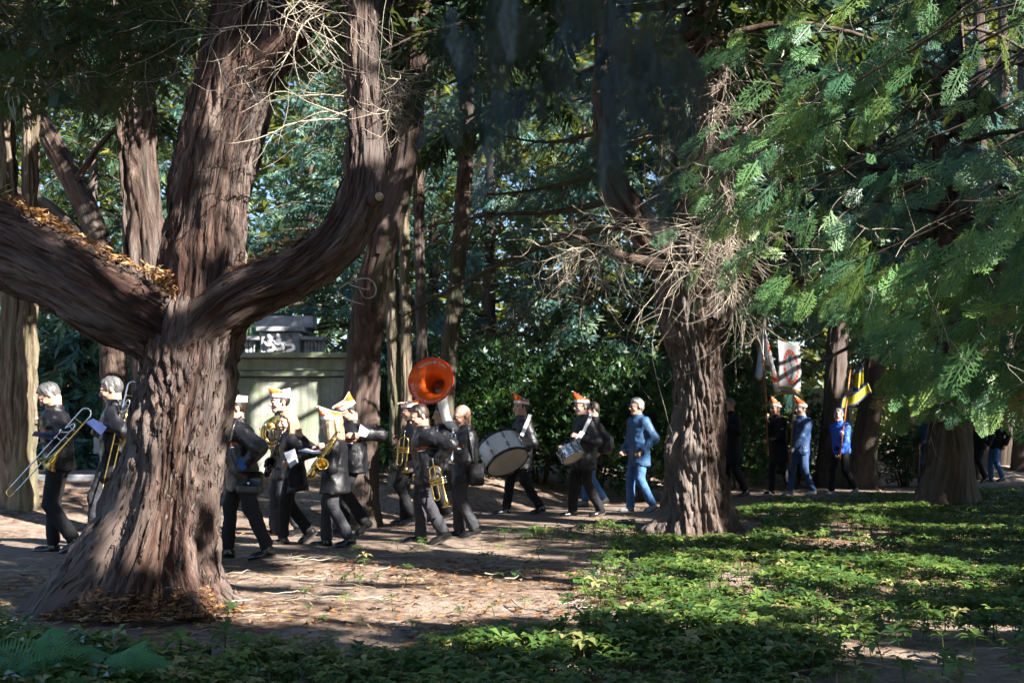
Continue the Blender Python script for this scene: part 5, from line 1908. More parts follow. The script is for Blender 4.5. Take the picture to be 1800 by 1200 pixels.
    if glasses:
        g = MB()
        for s in (-1, 1):
            ring = [loc((.112 - .012 * abs(math.cos(t)) * (s * math.cos(t) > 0), .032 * s + .022 * math.cos(t), .0 + .0165 * math.sin(t))) for t in np.linspace(0, 6.283, 14)]
            g.add(*tube(ring, .0022 * k, 5, caps=False), 0)
            if glasses == "sun":
                g.add(np.array(ring[:-1]), [list(range(13))], 1)
            g.add(*tube([loc((.10, .054 * s, .006)), loc((.04, .083 * s, .008)), loc((-.015, .086 * s, .002))], .0022 * k, 5), 0)
        g.add(*tube([loc((.112, .010, .004)), loc((.114, 0, .006)), loc((.112, -.010, .004))], .002 * k, 5), 0)
        g.build("glasses", ["black_gloss", "lens_dark"], root)
    if shirt:
        MB().add(*lathe([(.058 * k, -.01), (.070 * k, 0), (.066 * k, .05 * k), (.060 * k, .062 * k)], 20, N, unit(C - R @ A3(.03, 0, .05) * k - N))).build("shirt_collar", "shirt_white", root)
    if cap:
        hf, hm, hb, style = cap
        nu, B_ = 29, MB()
        us = np.linspace(-1, 1, nu)                       # -1 back, 1 front
        hgt = np.interp(us, [-1, -.15, 1], [hb, hm, hf])
        rows_ = [0, .042, .35, .7, 1.0]
        for s in (-1, 1):
            G_ = []
            for r_i, rv in enumerate(rows_):
                for j, uu in enumerate(us):
                    wd = .084 * (1 - abs(uu) ** 2.4) ** .6
                    z = rv * .9 if r_i < 2 else .038 + (hgt[j] - .042) * .92 * rv
                    t_ = 0 if r_i < 2 else rv
                    y = s * (wd * (1 - t_) ** .75 * (1 + .08 * (t_ > 0)) + .004)
                    x = -.006 + .116 * uu * (1 + (.16 if uu > 0 else .05) * t_)
                    G_.append(loc((x, y + (.001 * s if r_i < 2 else 0), .048 + z + .012 * uu)))
            f, mi = [], []
            for r_i in range(4):
                for j in range(nu - 1):
                    q = [r_i * nu + j, r_i * nu + j + 1, (r_i + 1) * nu + j + 1, (r_i + 1) * nu + j]
                    f.append(q if s < 0 else q[::-1])
                    uu = (us[j] + us[j + 1]) / 2
                    vv_ = (rows_[r_i] + rows_[r_i + 1]) / 2
                    if r_i == 0:
                        mi.append(1)
                    elif style == "cream":
                        mi.append(1)
                    elif style == "panel":                  # white slanting panel between two orange ones
                        mi.append(1 if -.55 + .9 * vv_ < uu < .25 + .75 * vv_ else 0)
                    elif style == "rear":
                        mi.append(1 if uu < -.1 - .5 * (1 - vv_) + .35 else 0)
                    else:
                        mi.append(0)
            B_.v.append(np.array(G_))
            B_.f += [[i + B_.n for i in q] for q in f]
            B_.m += mi
            B_.n += len(G_)
        ridge = [loc((-.006 + .116 * uu * (1 + (.16 if uu > 0 else .05)), 0, .048 + .038 + (hg - .042) * .92 + .012 * uu)) for uu, hg in zip(us, hgt)]
        B_.add(*tube(ridge, .006 * k, 6), 1)
        cp_ = B_.build("cap", ["cap_orange", "cap_cream" if style == "cream" else "cap_white"], root)
        if style != "cream":
            MB().add(*ball(loc((.136, 0, .05 + hf * .93)), .013 * k, 10, 8)).build("pompom", "cap_white", cp_)
            for (bx_, bz_, mm) in ((.05, .075, "cap_orange"), (.0, .085, "cap_white")):
                e_ = loc((bx_, ns * .083 * (1 - bx_ * 2.2), .048 + bz_ - .015))
                nrm = R @ unit(A3(.2, ns, .35))
                MB().add(*lathe([(.001, .006), (.010 * k, .006), (.012 * k, .003), (.012 * k, -.006)], 12, e_, nrm)).build("badge", mm, cp_)
    if logo:
        # embroidered chest badge: lettering over a short bar, laid on the jacket
        for txt, dz, mat_, w_ in (("Appelsine", 0, "logo_orange", .17), ("bar", -.022, "print_white", .10)):
            if txt == "bar":
                gx_, gy_ = np.meshgrid(np.linspace(-.5, .5, 12), np.linspace(0, .10, 3))
                tv = np.stack([gx_.ravel(), gy_.ravel(), 0 * gx_.ravel()], 1)
                tf = grid_faces(3, 12, False).tolist()
            else:
                global LOGO
                if LOGO is None:
                    LOGO = text_mesh(txt, 1.0)
                    LOGO = (LOGO[0] / np.ptp(LOGO[0][:, 0]), LOGO[1])
                tv, tf = LOGO
                tv = tv * A3(1, 1.25, 1)
            o3 = N - u * .21 * k + l_ * ns * .085 * k
            nrm = unit(f_ * .75 + l_ * ns * .66)
            xd = unit(np.cross(u, nrm))
            out = []
            for q in tv:
                p0 = o3 + xd * q[0] * w_ * k + u * (q[1] * w_ + dz) * k + nrm * .4
                hit = bvh.ray_cast(Vector(p0), Vector(-nrm), 1.0)
                out.append(np.array(hit[0]) + nrm * .004 if hit[0] else p0 - nrm * .26)
            obj_from("chest_lettering" if txt != "bar" else "chest_bar", np.array(out), tf, mat_, jk, smooth=False)
    return dict(root=root, N=N, P=P, u=u, l=l_, f=f_, fw=fw, sh=sh, wr=wr, el=el, C=C, R=R, bvh=bvh, ns=ns, k=k, d=d, hip=hip)


def on_jacket(pr, pts, nrm, lift=.006):
    out = []
    for q in pts:
        h = pr["bvh"].ray_cast(Vector(q + nrm * .5), Vector(-nrm), 1.0)
        out.append(np.array(h[0]) + nrm * lift if h[0] else q)
    return np.array(out)


def strap_on(pr, name, label, mat, pts, w=.022, nrm=None, n=24):
    """a flat band laid over the jacket"""
    c = spline(np.array(pts), n)
    nrm = unit(pr["f"] * .5 + pr["l"] * pr["ns"] * .8) if nrm is None else nrm
    c = on_jacket(pr, c, nrm, .008)
    t = unit(np.gradient(c, axis=0))
    s = unit(np.cross(t, nrm)) * w
    v = np.vstack([c + s, c - s, c + s + nrm * .004, c - s + nrm * .004])
    f = []
    for i in range(n - 1):
        f += [[i, i + 1, n + i + 1, n + i], [2 * n + i, 3 * n + i, 3 * n + i + 1, 2 * n + i + 1], [i, 2 * n + i, 2 * n + i + 1, i + 1], [n + i, n + i + 1, 3 * n + i + 1, 3 * n + i]]
    return obj_from(name, v, f, mat, pr["root"], smooth=False)


PP = {}
PP[1] = person("grey-haired trombonist at far left looking down at a tablet", 11.85, (87, 694), 1.0, 184, (192, 42), ((140, 34), (82, 0)), (88, 774, -.16), (70, 750, .12), .84, hair="hair_grey", logo=True, curl=(1, .7), skin="skin", bulk=1.03)
PP[2] = person("man with a navy folder half hidden by the big forked trunk", 12.3, (196, 684), 1.03, 184, (188, 18), ((166, 10), (235, 20)), (184, 752, -.18), (176, 768, .1), .72, trousers="trousers_grey", hair="hair_grey", logo=True, curl=(.8, .7))
PP[3] = person("striding man in a plain cream cap just right of the big trunk", 11.35, (413, 716), 1.0, 192, (200, 6), ((468, 12), (392, 0)), (434, 828, -.16), (392, 820, .1), .66, jacket="jacket_shiny", hair="hair_brown", cap=(.085, .07, .06, "cream"), logo=True, bulk=1.08)
PP[4] = person("young horn player in an orange and white cap before the tomb wall", 13.7, (492, 706), 1.03, 198, (214, 4), ((522, 14), (477, 0)), (486, 760, -.14), (462, 765, .05), .66, trousers="trousers_grey", hair="hair_brown", cap=(.12, .085, .115, "rear"), skin="skin_pale")
PP[5] = person("long-haired blond woman with a dark saxophone raising one hand", 12.75, (505, 741), .93, 196, (232, 8, -6), ((492, 0), (548, 38)), (513, 818, -.2), (532, 768, -.12), .62, hair="hair_blond", hstyle="long", logo=False, skin="skin_pale", bulk=.97, curl=(.7, .5), far_dir=(0, -.2, 1), skirt=.01)
PP[6] = person("blond woman in a tall orange and white cap with a golden saxophone", 12.4, (583, 745), .94, 184, (178, 8), ((612, 16), (566, 0)), (562, 795, -.18), (556, 800, .05), .62, trousers="trousers_grey", hair="hair_ash", hstyle="bob", cap=(.17, .10, .075, "panel"), logo=True, bulk=1.0, skirt=.03, skin="skin_pale")
PP[7] = person("bent-headed man in a pinned cap holding folded paper to his chest", 13.9, (612, 722), 1.02, 200, (212, 34), ((645, 36), (600, 0)), (636, 770, -.22), (600, 770, -.1), .72, hair="hair_dark", cap=(.085, .09, .15, "panel"), logo=True, bulk=1.1, curl=(.4, .6), elbow=(1, .1, -.4))
PP[8] = person("capped trumpeter mostly hidden behind the man with dark hair", 15.3, (722, 722), 1.02, 184, (190, 12), ((724, 20), (706, 0)), (699, 784, -.12), (697, 778, .1), .7, hair="hair_brown", cap=(.075, .07, .10, "panel"))
PP[9] = person("sousaphone player hidden behind the dark-haired trumpeter", 16.2, (776, 730), 1.0, 182, (182, 4), ((786, 16), (768, 0)), (768, 770, -.2), (760, 770, .1), .7, hair="hair_brown")
PP[10] = person("dark-haired trumpeter in a shiny jacket lowering a trumpet", 12.9, (737, 731), 1.0, 196, (206, 24), ((778, 22), (735, 0)), (768, 818, -.2), None, .66, jacket="jacket_shiny", trousers="trousers_grey", hair="hair_brown", logo=True, bulk=1.1, curl=(1, .6), near_dir=(.1, 0, -1))
PP[11] = person("bald man with glasses walking before the bass drum", 13.6, (813, 731), 1.0, 194, (204, 16), ((829, 14), (803, 0)), (793, 786, -.14), (792, 790, .08), .62, trousers="trousers_grey", hair="hair_grey", hstyle="bald", glasses="plain", logo=True, bulk=1.04)
PP[12] = person("bass drummer in an orange and white cap", 17.3, (916, 716), 1.02, 198, (208, 0), ((946, 20), (886, 0)), (905, 768, -.15), (880, 765, .1), .66, hair="hair_brown", cap=(.17, .09, .07, "orange"), bulk=1.06, skin="skin_pale")
PP[13] = person("older snare drummer with glasses and white scarf in a peaked cap", 16.8, (1023, 714), 1.03, 202, (206, 4), ((1050, 18), (1004, 0)), (1014, 772, -.24), (986, 790, -.02), .66, hair="hair_grey", cap=(.17, .09, .06, "orange"), glasses="plain", bulk=1.12, belly=.03, shirt=True, skin="skin_pale", curl=(1, 1), shoe="shoe_black")
PP[14] = person("walker in jeans mostly hidden behind the snare drummer", 19.2, (1042, 720), 1.0, 182, (182, 4), ((1061, 26), (1024, 0)), None, None, .7, trousers="jeans", hair="hair_brown", jacket="coat_black", shoe="shoe_grey")
PP[15] = person("white-haired man in a blue jacket and jeans, hands in pockets", 17.8, (1119, 715), 1.0, 208, (205, 2), ((1142, 20), (1107, 0)), (1130, 798, -.2), (1094, 798, .0), .70, jacket="jacket_blue", trousers="jeans", hair="hair_white", hstyle="messy", glasses="plain", shoe="shoe_grey", bulk=1.06, shirt=True)
PP[16] = person("man in a long black coat half hidden by the gnarled trunk", 22.0, (1282, 712), 1.02, 200, (205, 2), ((1307, 16), (1278, 0)), (1274, 750, -.2), None, .60, jacket="coat_black", hair="hair_grey", gloves=True, bulk=1.0, skirt=.02)
PP[17] = person("bearded flag bearer with sunglasses in a black coat and orange cap", 22.7, (1363, 719), 1.02, 206, (212, -6), ((1385, 10), (1358, 0)), (1349, 777, -.22), (1348, 736, -.15), .62, jacket="coat_black", hair="hair_brown", cap=(.19, .12, .06, "orange"), glasses="sun", beard="beard_ginger", bulk=1.1, curl=(1.1, 1.1), skirt=.03)
PP[18] = person("banner bearer with white gloves in a navy jacket and jeans", 22.3, (1408, 719), 1.03, 206, (210, 0), ((1424, 12), (1390, 0)), (1389, 800, -.22), (1398, 738, -.12), .76, jacket="jacket_navy", trousers="jeans_dark", hair="hair_dark", cap=(.19, .12, .06, "orange"), gloves=True, curl=(1.1, 1.1), shirt=True, shoe="shoe_grey", skin="skin_pale")
PP[19] = person("grey-haired man in a bright blue jacket carrying a yellow flag", 22.6, (1474, 729), .99, 214, (222, 6), ((1500, 28), (1464, 0)), (1477, 800, -.22), (1480, 765, -.2), .80, jacket="jacket_bright", trousers="trousers_black", hair="hair_grey", shoe="shoe_grey", curl=(.9, 1.1))
PP[20] = person("walker in jeans behind the drooping sprays by the flared trunk", 25.6, (1626, 722), 1.0, 195, (198, 4), ((1632, 22), (1620, 0)), (1616, 786, -.2), None, .85, jacket="jacket_navy", trousers="jeans", hair="hair_brown", curl=(1, .6), shoe="shoe_grey")
PP[21] = person("walker in black just right of the flared trunk", 28, (1722, 728), 1.0, 195, (198, 4), ((1730, 18), (1716, 0)), None, None, .8, jacket="coat_black", hair="hair_dark")
PP[22] = person("walker in a white shirt at far right behind the last trunks", 28.6, (1752, 729), 1.0, 195, (198, 4), ((1760, 18), (1744, 0)), None, None, .8, jacket="coat_black", trousers="jeans", hair="hair_dark", shirt=True)

# ------------------------------------------------------------------ instruments and other things carried
def basis3(o, x, hint):
    x = unit(A3(*x))
    y = unit(np.asarray(hint, float) - np.dot(hint, x) * x)
    z = np.cross(x, y)
    return lambda q: np.asarray(o, float) + np.asarray(q, float) @ np.stack([x, y, z])


def arc(c, r, a0, a1, n=12, z=0):
    t = np.linspace(a0, a1, n)
    return [(c[0] + r * math.cos(a), c[1] + r * math.sin(a), z) for a in t]


def trombone(label, o, x, hint, slide=1.21, full=True):
    """o = top of the tuning bow, x = along the slide, hint = the side the bell lies on"""
    L = basis3(o, x, hint)
    R = empty("trombone", o, label, "trombone", "trombones")
    r = .0075
    T = lambda name, pts, rad, mat, n=40: MB().add(*tube(L(pts), rad, 10, n)).build(name, mat, R)
    bow = arc((.06, .06), .055, math.pi * 1.5, math.pi * .5, 12)
    T("tuning_slide", [(.30, .005, 0), (.14, .005, 0)] + bow + [(.14, .115, 0)], .0085, "chrome")
    prof = [(.0095, .10), (.012, .30), (.016, .45), (.023, .53), (.034, .59), (.055, .64), (.085, .672), (.104, .685), (.106, .688), (.100, .683), (.08, .665), (.05, .63), (.03, .57)]
    org, ax = L((0, .115, 0)), L((1, .115, 0)) - L((0, .115, 0))
    MB().add(*lathe(prof, 32, org, ax)).build("bell", "brass", R)
    for z in (0,):
        T("slide_tube", [(.36, -.01, 0), (slide - .04, -.01, 0)], r, "chrome" if full else "brass", 8)
        T("slide_tube", [(.30, .07 - .01, 0), (slide - .04, .06, 0)], r, "chrome" if full else "brass", 8)
        T("slide_bow", [(slide - .06, -.01, 0)] + arc((slide - .04, .025), .035, -math.pi / 2, math.pi / 2, 10) + [(slide - .06, .06, 0)], r * 1.15, "brass", 24)
    T("brace", [(.42, -.01, 0), (.42, .06, 0)], .005, "chrome", 4)
    T("brace", [(.36, .06, 0), (.36, .105, 0)], .005, "chrome", 4)
    T("brace", [(.16, .005, 0), (.16, .115, 0)], .005, "brass", 4)
    T("brace", [(.26, .005, 0), (.26, .115, 0)], .005, "chrome", 4)
    T("valve_loop", [(.30, .005, 0), (.24, .03, .01), (.20, .05, .02), (.24, .075, .02), (.30, .06, .01), (.33, .03, 0), (.36, -.01, 0)], .007, "chrome", 40)
    MB().add(*lathe([(.006, .05), (.007, .02), (.012, .005), (.0165, -.01), (.018, -.014), (.015, -.015), (.004, .0)], 16, L((.345, -.01, 0)), L((1, 0, 0)) - L((0, 0, 0)))).build("mouthpiece", "chrome", R)
    return R


D_ = 11.85
o, e = W(150, 712, D_ - .38), W(10, 868, D_ - .42)
trombone("brass and nickel trombone slanting across the grey-haired man's chest", o, e - o, W(160, 730, D_ - .35) - W(140, 715, D_ - .35), float(np.linalg.norm(e - o)))
o, e = W(226, 668, 12.05), W(181, 862, 11.95)
trombone("gold trombone held upright beside the big trunk by the man with a navy folder", o, e - o, W(240, 730, 12.05) - W(200, 715, 12.05), float(np.linalg.norm(e - o)), False)


def saxophone(label, top, bow, bell, dirb, mat, s=1.0):
    """top of the body, foot of the bow, centre of the bell mouth, and the way the bell faces"""
    top, bow, bell = map(lambda q: np.asarray(q, float), (top, bow, bell))
    R = empty("saxophone", bow, label, "saxophone", "saxophones")
    ax = unit(bow - top)
    out = unit(bell - bow - np.dot(bell - bow, ax) * ax)
    wd = np.cross(ax, out)
    Lb = np.linalg.norm(bow - top)
    body = [top, top + ax * Lb * .5, bow - ax * .05]
    MB().add(*tube(body, [.013 * s, .021 * s, .028 * s], 16, 30)).build("body_tube", mat, R)
    b0 = bow - ax * .05
    u_ = [b0, b0 + ax * .045 + out * .012, b0 + ax * .07 + out * .05, b0 + ax * .045 + out * .09, b0 - ax * .01 + out * .10]
    MB().add(*tube(u_, [.028 * s, .030 * s, .033 * s, .036 * s, .039 * s], 16, 26)).build("bow", mat, R)
    p0, fc = u_[-1], unit(np.asarray(dirb, float))
    mid = p0 + (bell - p0) * .5 - fc * .02
    c = spline(np.array([np.r_[p0, .039 * s], np.r_[mid, .045 * s], np.r_[bell - fc * .03, .050 * s], np.r_[bell - fc * .01, .056 * s], np.r_[bell, .064 * s], np.r_[bell - fc * .002, .0625 * s], np.r_[bell - fc * .025, .047 * s], np.r_[bell - fc * .06, .038 * s]]), 46)
    t, a, b = frames(spline(np.array([p0, mid, bell - fc * .03, bell + fc * .02]), 46))
    th = np.linspace(0, 6.283, 24, endpoint=False)
    v = c[:, None, :3] + c[:, None, 3:4] * (np.cos(th)[None, :, None] * a[:, None] + np.sin(th)[None, :, None] * b[:, None])
    obj_from("bell", v.reshape(-1, 3), grid_faces(46, 24), mat, R)
    nk = top - ax * .06
    MB().add(*tube([top + ax * .01, top - ax * .03, nk - ax * .02 - out * .03, nk - ax * .02 - out * .10], [.012 * s, .011 * s, .010 * s, .008 * s], 12, 24)).build("neck", mat, R)
    e = nk - ax * .02 - out * .10
    MB().add(*tube([e + out * .015, e - out * .06], [.010 * s, .006 * s], 12)).build("mouthpiece", "black_gloss", R)
    for k in range(8):
        q = top + ax * Lb * (.12 + .1 * k) + out * (.018 + .0012 * k) * s + wd * .006 * (-1) ** k
        MB().add(*lathe([(.001, .010), (.012 * s, .010), (.014 * s, .006), (.014 * s, 0)], 14, q, unit(out + wd * .3 * (-1) ** k))).build("key", mat, R)
    for sg in (-1, 1):
        MB().add(*tube([top + ax * .04 + wd * .026 * s * sg, bow - ax * .08 + wd * .036 * s * sg], .0035, 6)).build("key_rod", mat, R)
    for k in range(2):
        q = p0 + (bell - p0) * (.2 + .3 * k) + wd * .045 * s
        MB().add(*lathe([(.001, .012), (.024 * s, .012), (.027 * s, .006), (.026 * s, -.01)], 16, q, wd)).build("bell_key", mat, R)
    return R


saxophone("golden alto saxophone held by the woman in the tall cap", W(590, 770, 12.15), W(545, 832, 12.05), W(566, 814, 11.9), (.12, -.8, .5), "brass_gold", 1.12)
saxophone("dark nickel saxophone with a silver-rimmed bell held by the long-haired woman", W(494, 765, 12.5), W(470, 832, 12.42), W(476, 812, 12.25), (-.1, -.85, .5), "nickel_dark", 1.05)
c = W(476, 812, 12.245)


def trumpet(label, mouth, bell, hint, mat="brass"):
    mouth, bell = np.asarray(mouth, float), np.asarray(bell, float)
    ln = np.linalg.norm(bell - mouth)
    s = ln / .50
    L = basis3(mouth, bell - mouth, hint)
    R = empty("trumpet", bell, label, "trumpet", "trumpets")
    T = lambda name, pts, rad, m=mat, n=30: MB().add(*tube(L(np.array(pts) * s), rad * s, 9, n)).build(name, m, R)
    MB().add(*lathe([(.006 * s, .12 * s), (.0065 * s, .26 * s), (.009 * s, .36 * s), (.016 * s, .43 * s), (.030 * s, .475 * s), (.058 * s, .498 * s), (.061 * s, .50 * s), (.056 * s, .497 * s), (.028 * s, .472 * s), (.014 * s, .43 * s)], 28, L((0, .055 * s, 0)), L((1, 0, 0)) - L((0, 0, 0)))).build("bell", mat, R)
    T("lead_pipe", [(.05, 0, 0), (.40, 0, 0)], .006)
    T("tuning_slide", [(.34, 0, 0), (.385, 0, 0)] + arc((.385, -.03), .03, math.pi / 2, -math.pi / 2, 8) + [(.34, -.06, 0), (.24, -.06, 0)], .0065)
    T("bell_bow", [(.16, .055, 0), (.13, .055, 0)] + arc((.13, .0), .055, math.pi / 2, math.pi * 1.5, 10) + [(.2, -.055, 0)], .0065)
    for k in range(3):
        T("valve", [(.205 + .026 * k, .075, 0), (.205 + .026 * k, -.075, 0)], .0115, mat, 6)
        T("valve_cap", [(.205 + .026 * k, .10, 0), (.205 + .026 * k, .075, 0)], .006, "chrome", 4)
    MB().add(*lathe([(.005 * s, .055 * s), (.006 * s, .02 * s), (.0135 * s, .0), (.0135 * s, -.004), (.004 * s, .003)], 14, mouth, bell - mouth)).build("mouthpiece", "chrome", R)
    return R


trumpet("brass trumpet hanging bell-down from the shiny-jacketed man's hand", W(760, 806, 12.6), W(777, 892, 12.55), W(790, 840, 12.6) - W(760, 842, 12.6))
trumpet("brass trumpet held bell-down before the half-hidden trumpeter's chest", W(712, 757, 15.05), W(705, 830, 15.0), W(730, 790, 15.05) - W(700, 790, 15.05))
trumpet("silver-keyed trumpet tucked before the bald man's chest", W(797, 752, 13.3), W(786, 812, 13.22), W(810, 790, 13.3) - W(780, 790, 13.3), "chrome")

# tenor horn
hc = W(479, 752, 13.42)
HN = empty("tenor_horn", hc, "coiled brass horn with a wide bell held before the young capped player", "horn")
Lh = basis3(hc, (1, .15, 0), (0, .1, 1))
MB().add(*lathe([(.012, -.30), (.02, -.2), (.032, -.12), (.055, -.05), (.10, -.008), (.118, 0), (.12, .003), (.114, -.002), (.09, -.02), (.05, -.07), (.025, -.14)], 30, W(482, 742, 13.25), (-.35, -.62, .70))).build("bell", "brass", HN)
for k, (rx, ry, z) in enumerate(((.13, .17, 0), (.105, .14, .03), (.075, .11, .055))):
    MB().add(*tube(Lh([(rx * math.cos(t), ry * math.sin(t) - .07, z) for t in np.linspace(0, 6.283, 40)]), .014 - .002 * k, 10, caps=False)).build("tubing", "brass", HN)
for k in range(3):
    MB().add(*tube(Lh([(-.03 + .035 * k, .05, -.03), (-.03 + .035 * k, -.12, -.03)]), .014, 12)).build("valve", "chrome", HN)
MB().add(*lathe([(.001, .02), (.02, .02), (.024, .0), (.02, -.02), (.008, -.05)], 16, W(466, 747, 13.2), (-.7, -.7, .1))).build("mouthpiece", "chrome", HN)

# sousaphone
sb = W(757, 669, 15.55)
SO = empty("sousaphone", sb, "sousaphone with a big orange lettered bell above the marchers", "sousaphone")
fx = unit(A3(-.24, -.95, .20))
up_ = unit(A3(0, 0, 1) - fx[2] * fx)
rt = np.cross(up_, -fx)                       # to the right as the camera sees it
rt = rt if rt[0] > 0 else -rt
prof_in = np.array([(.318, 0), (.300, -.022), (.27, -.047), (.235, -.075), (.195, -.107), (.160, -.145), (.132, -.19), (.112, -.25), (.100, -.33), (.09, -.42), (.075, -.55), (.002, -.60)])
BI = MB().add(*lathe(prof_in, 64, sb, fx)).build("bell_inside", "bell_orange", SO)
pr_ = np.array([(.090, -.44), (.115, -.33), (.128, -.25), (.147, -.19), (.175, -.15), (.21, -.113), (.25, -.082), (.285, -.055), (.315, -.028), (.325, -.008)])
MB().add(*lathe(pr_, 64, sb, fx)).build("bell_outside", "gloss_white", SO)
MB().add(*tube([sb + (rt * math.cos(t) + up_ * math.sin(t)) * .322 - fx * .002 for t in np.linspace(0, 2 * math.pi, 72)], .008, 8, caps=False)).build("bell_rim", "bell_red", SO)
def ring_text(s, centre_deg, rad, size, flip, name):
    """letters running round the bell's mouth, each laid on the flare"""
    adv = []
    for ch in s:
        if ch == " ":
            adv.append((None, None, .34))
            continue
        v, f = text_mesh(ch, 1.0)
        w = float(np.ptp(v[:, 0])) + .13
        v[:, 0] -= v[:, 0].min() + np.ptp(v[:, 0]) / 2
        adv.append((v, f, w))
    tot = sum(a[2] for a in adv) * size
    sgn = 1 if flip else -1
    ang = math.radians(centre_deg) - sgn * tot / rad / 2
    B = MB()
    pin = prof_in[::-1]
    for v, f, w in adv:
        ang += sgn * w * size / rad / 2
        if v is not None:
            er = rt * math.cos(ang) + up_ * math.sin(ang)
            et = (-rt * math.sin(ang) + up_ * math.cos(ang)) * sgn
            upv = er if not flip else -er
            out = []
            for q in v:
                rr = rad + (q[1] * size - size * .35) * (1 if not flip else -1)
                a_ = ang + sgn * q[0] * size / rad
                dz = np.interp(rr, pin[:, 0], pin[:, 1]) + .005
                out.append(sb + (rt * math.cos(a_) + up_ * math.sin(a_)) * rr + fx * dz)
            B.add(out, f)
        ang += sgn * w * size / rad / 2
    B.build(name, "print_white", BI, smooth=False)


ring_text("Appelsine", 114, .278, .050, False, "lettering")
ring_text("Funke", 57, .278, .050, False, "lettering")
ring_text("KKG Nippeser Bürgerwehr von 1903 e.V.", 276, .280, .047, True, "lettering")
a_ = math.radians(83)
ec = sb + (rt * math.cos(a_) + up_ * math.sin(a_)) * .282 - fx * .034
EM = MB()
EM.add(*lathe([(.001, .006), (.026, .006), (.027, 0)], 20, ec, fx), 0)
EM.add(*lathe([(.001, .009), (.018, .009), (.019, .005)], 20, ec, fx), 1)
EM.add(*lathe([(.001, .012), (.007, .012), (.008, .008)], 14, ec, fx), 0)
EM.build("emblem", ["print_white", "emblem_blue"], BI)
pc = PP[9]["P"] + A3(0, 0, .28)
th0 = sb - fx * .43
coil = [sb - fx * .50, W(777, 700, 16.08), W(781, 722, 16.1), W(790, 745, 16.15), pc + A3(.34, -.10, .02), pc + A3(.22, -.34, -.1), pc + A3(-.12, -.36, -.12), pc + A3(-.36, -.1, -.05), pc + A3(-.34, .05, .2), pc + A3(-.28, -.1, .38), pc + A3(-.2, -.16, .48), pc + A3(-.09, -.15, .52)]
MB().add(*tube(coil, [.095, .078, .07, .064, .06, .055, .05, .045, .04, .034, .025, .015], 16, 110)).build("body_tube", "gloss_white", SO)
MB().add(*lathe([(.084, -.03), (.094, -.03), (.094, .03), (.084, .03)], 24, th0 + fx * .03, fx)).build("joint_ring", "black_gloss", SO)
MB().add(*lathe([(.001, .02), (.018, .02), (.02, .0), (.008, -.05)], 14, pc + A3(-.07, -.15, .52), (-.7, -.6, -.1))).build("mouthpiece", "chrome", SO)
for k in range(3):
    q = pc + A3(-.16 + .05 * k, -.40, .0)
    MB().add(*tube([q + A3(0, 0, .09), q - A3(0, 0, .1)], .02, 12)).build("valve", "chrome", SO)


def drum(name, label, c, ax, r, h, shell, head_m, hoop, nl, lug):
    ax = unit(A3(*ax))
    R = empty(name, c, label, "drum")
    c = np.asarray(c, float)
    MB().add(*lathe([(r * .985, -h / 2), (r, -h / 2 + .01), (r, h / 2 - .01), (r * .985, h / 2)], 56, c, ax)).build("shell", shell, R)
    for s in (-1, 1):
        MB().add(*lathe([(.0005, h / 2 * s + .004 * s), (r * .9, h / 2 * s + .004 * s), (r * .99, h / 2 * s)], 56, c, ax)).build("drum_head", head_m, R)
        a0 = h / 2 * s
        MB().add(*lathe([(r * .985, a0 + .016 * s), (r * 1.025, a0 + .016 * s), (r * 1.03, a0 + .0 * s), (r * 1.03, a0 - .022 * s), (r * 1.0, a0 - .024 * s), (r * .985, a0 + .016 * s)], 56, c, ax)).build("hoop", hoop, R)
    ref = unit(np.cross(ax, A3(0.3, 1, .2)))
    r2 = np.cross(ax, ref)
    for k in range(nl):
        t = 2 * math.pi * k / nl
        q = c + (ref * math.cos(t) + r2 * math.sin(t)) * r * 1.035
        rod = MB().add(*tube([q + ax * (h / 2 + .012), q - ax * (h / 2 + .012)], .0045, 6))
        rod.build("tension_rod", lug, R)
        dr_ = ref * math.cos(t) + r2 * math.sin(t)
        for s in (-1, 1):
            MB().add(*box(q + ax * s * h * .22, np.stack([dr_, np.cross(ax, dr_), ax]), (.012, .014, .035))).build("lug", lug, R)
            MB().add(*box(q + ax * s * (h / 2), np.stack([dr_, np.cross(ax, dr_), ax]), (.014, .010, .022))).build("claw", "black_gloss" if r > .25 else lug, R)
    return R


drum("bass_drum", "white bass drum with black hoops tilted before the drummer's belly", W(884, 795, 16.85), (.40, -.50, -.77), .325, .36, "gloss_white", "drum_skin", "black_gloss", 8, "chrome")
q = W(868, 800, 16.5)
drum("snare_drum", "small chrome snare drum slung at the older drummer's hip", W(1003, 796, 16.35), (.42, -.40, -.80), .165, .15, "chrome", "drum_skin", "chrome", 10, "chrome")
for (a, b, lb) in ((W(1021, 758, 16.5), W(1004, 783, 16.3), "pale drumstick in the older drummer's near hand"), (W(984, 786, 16.75), W(999, 783, 16.4), "pale drumstick in the older drummer's far hand")):
    o = MB().add(*tube([a, a * .3 + b * .7, b], [.009, .007, .004], 8, 10)).add(*ball(b, .007, 8, 6)).build("drumstick", "strap_white", None, tuple(a))
    tag(o, lb, "drumstick", "drumsticks")
pr = PP[12]
strap_on(pr, "drum_strap", "", "strap_white", [W(932, 728, 17.1), W(926, 745, 17.05), W(915, 765, 17.0)], .028)
pr = PP[13]
strap_on(pr, "drum_strap", "", "strap_white", [W(1041, 724, 16.6), W(1034, 740, 16.5), W(1022, 762, 16.45), W(1010, 782, 16.4)], .026)


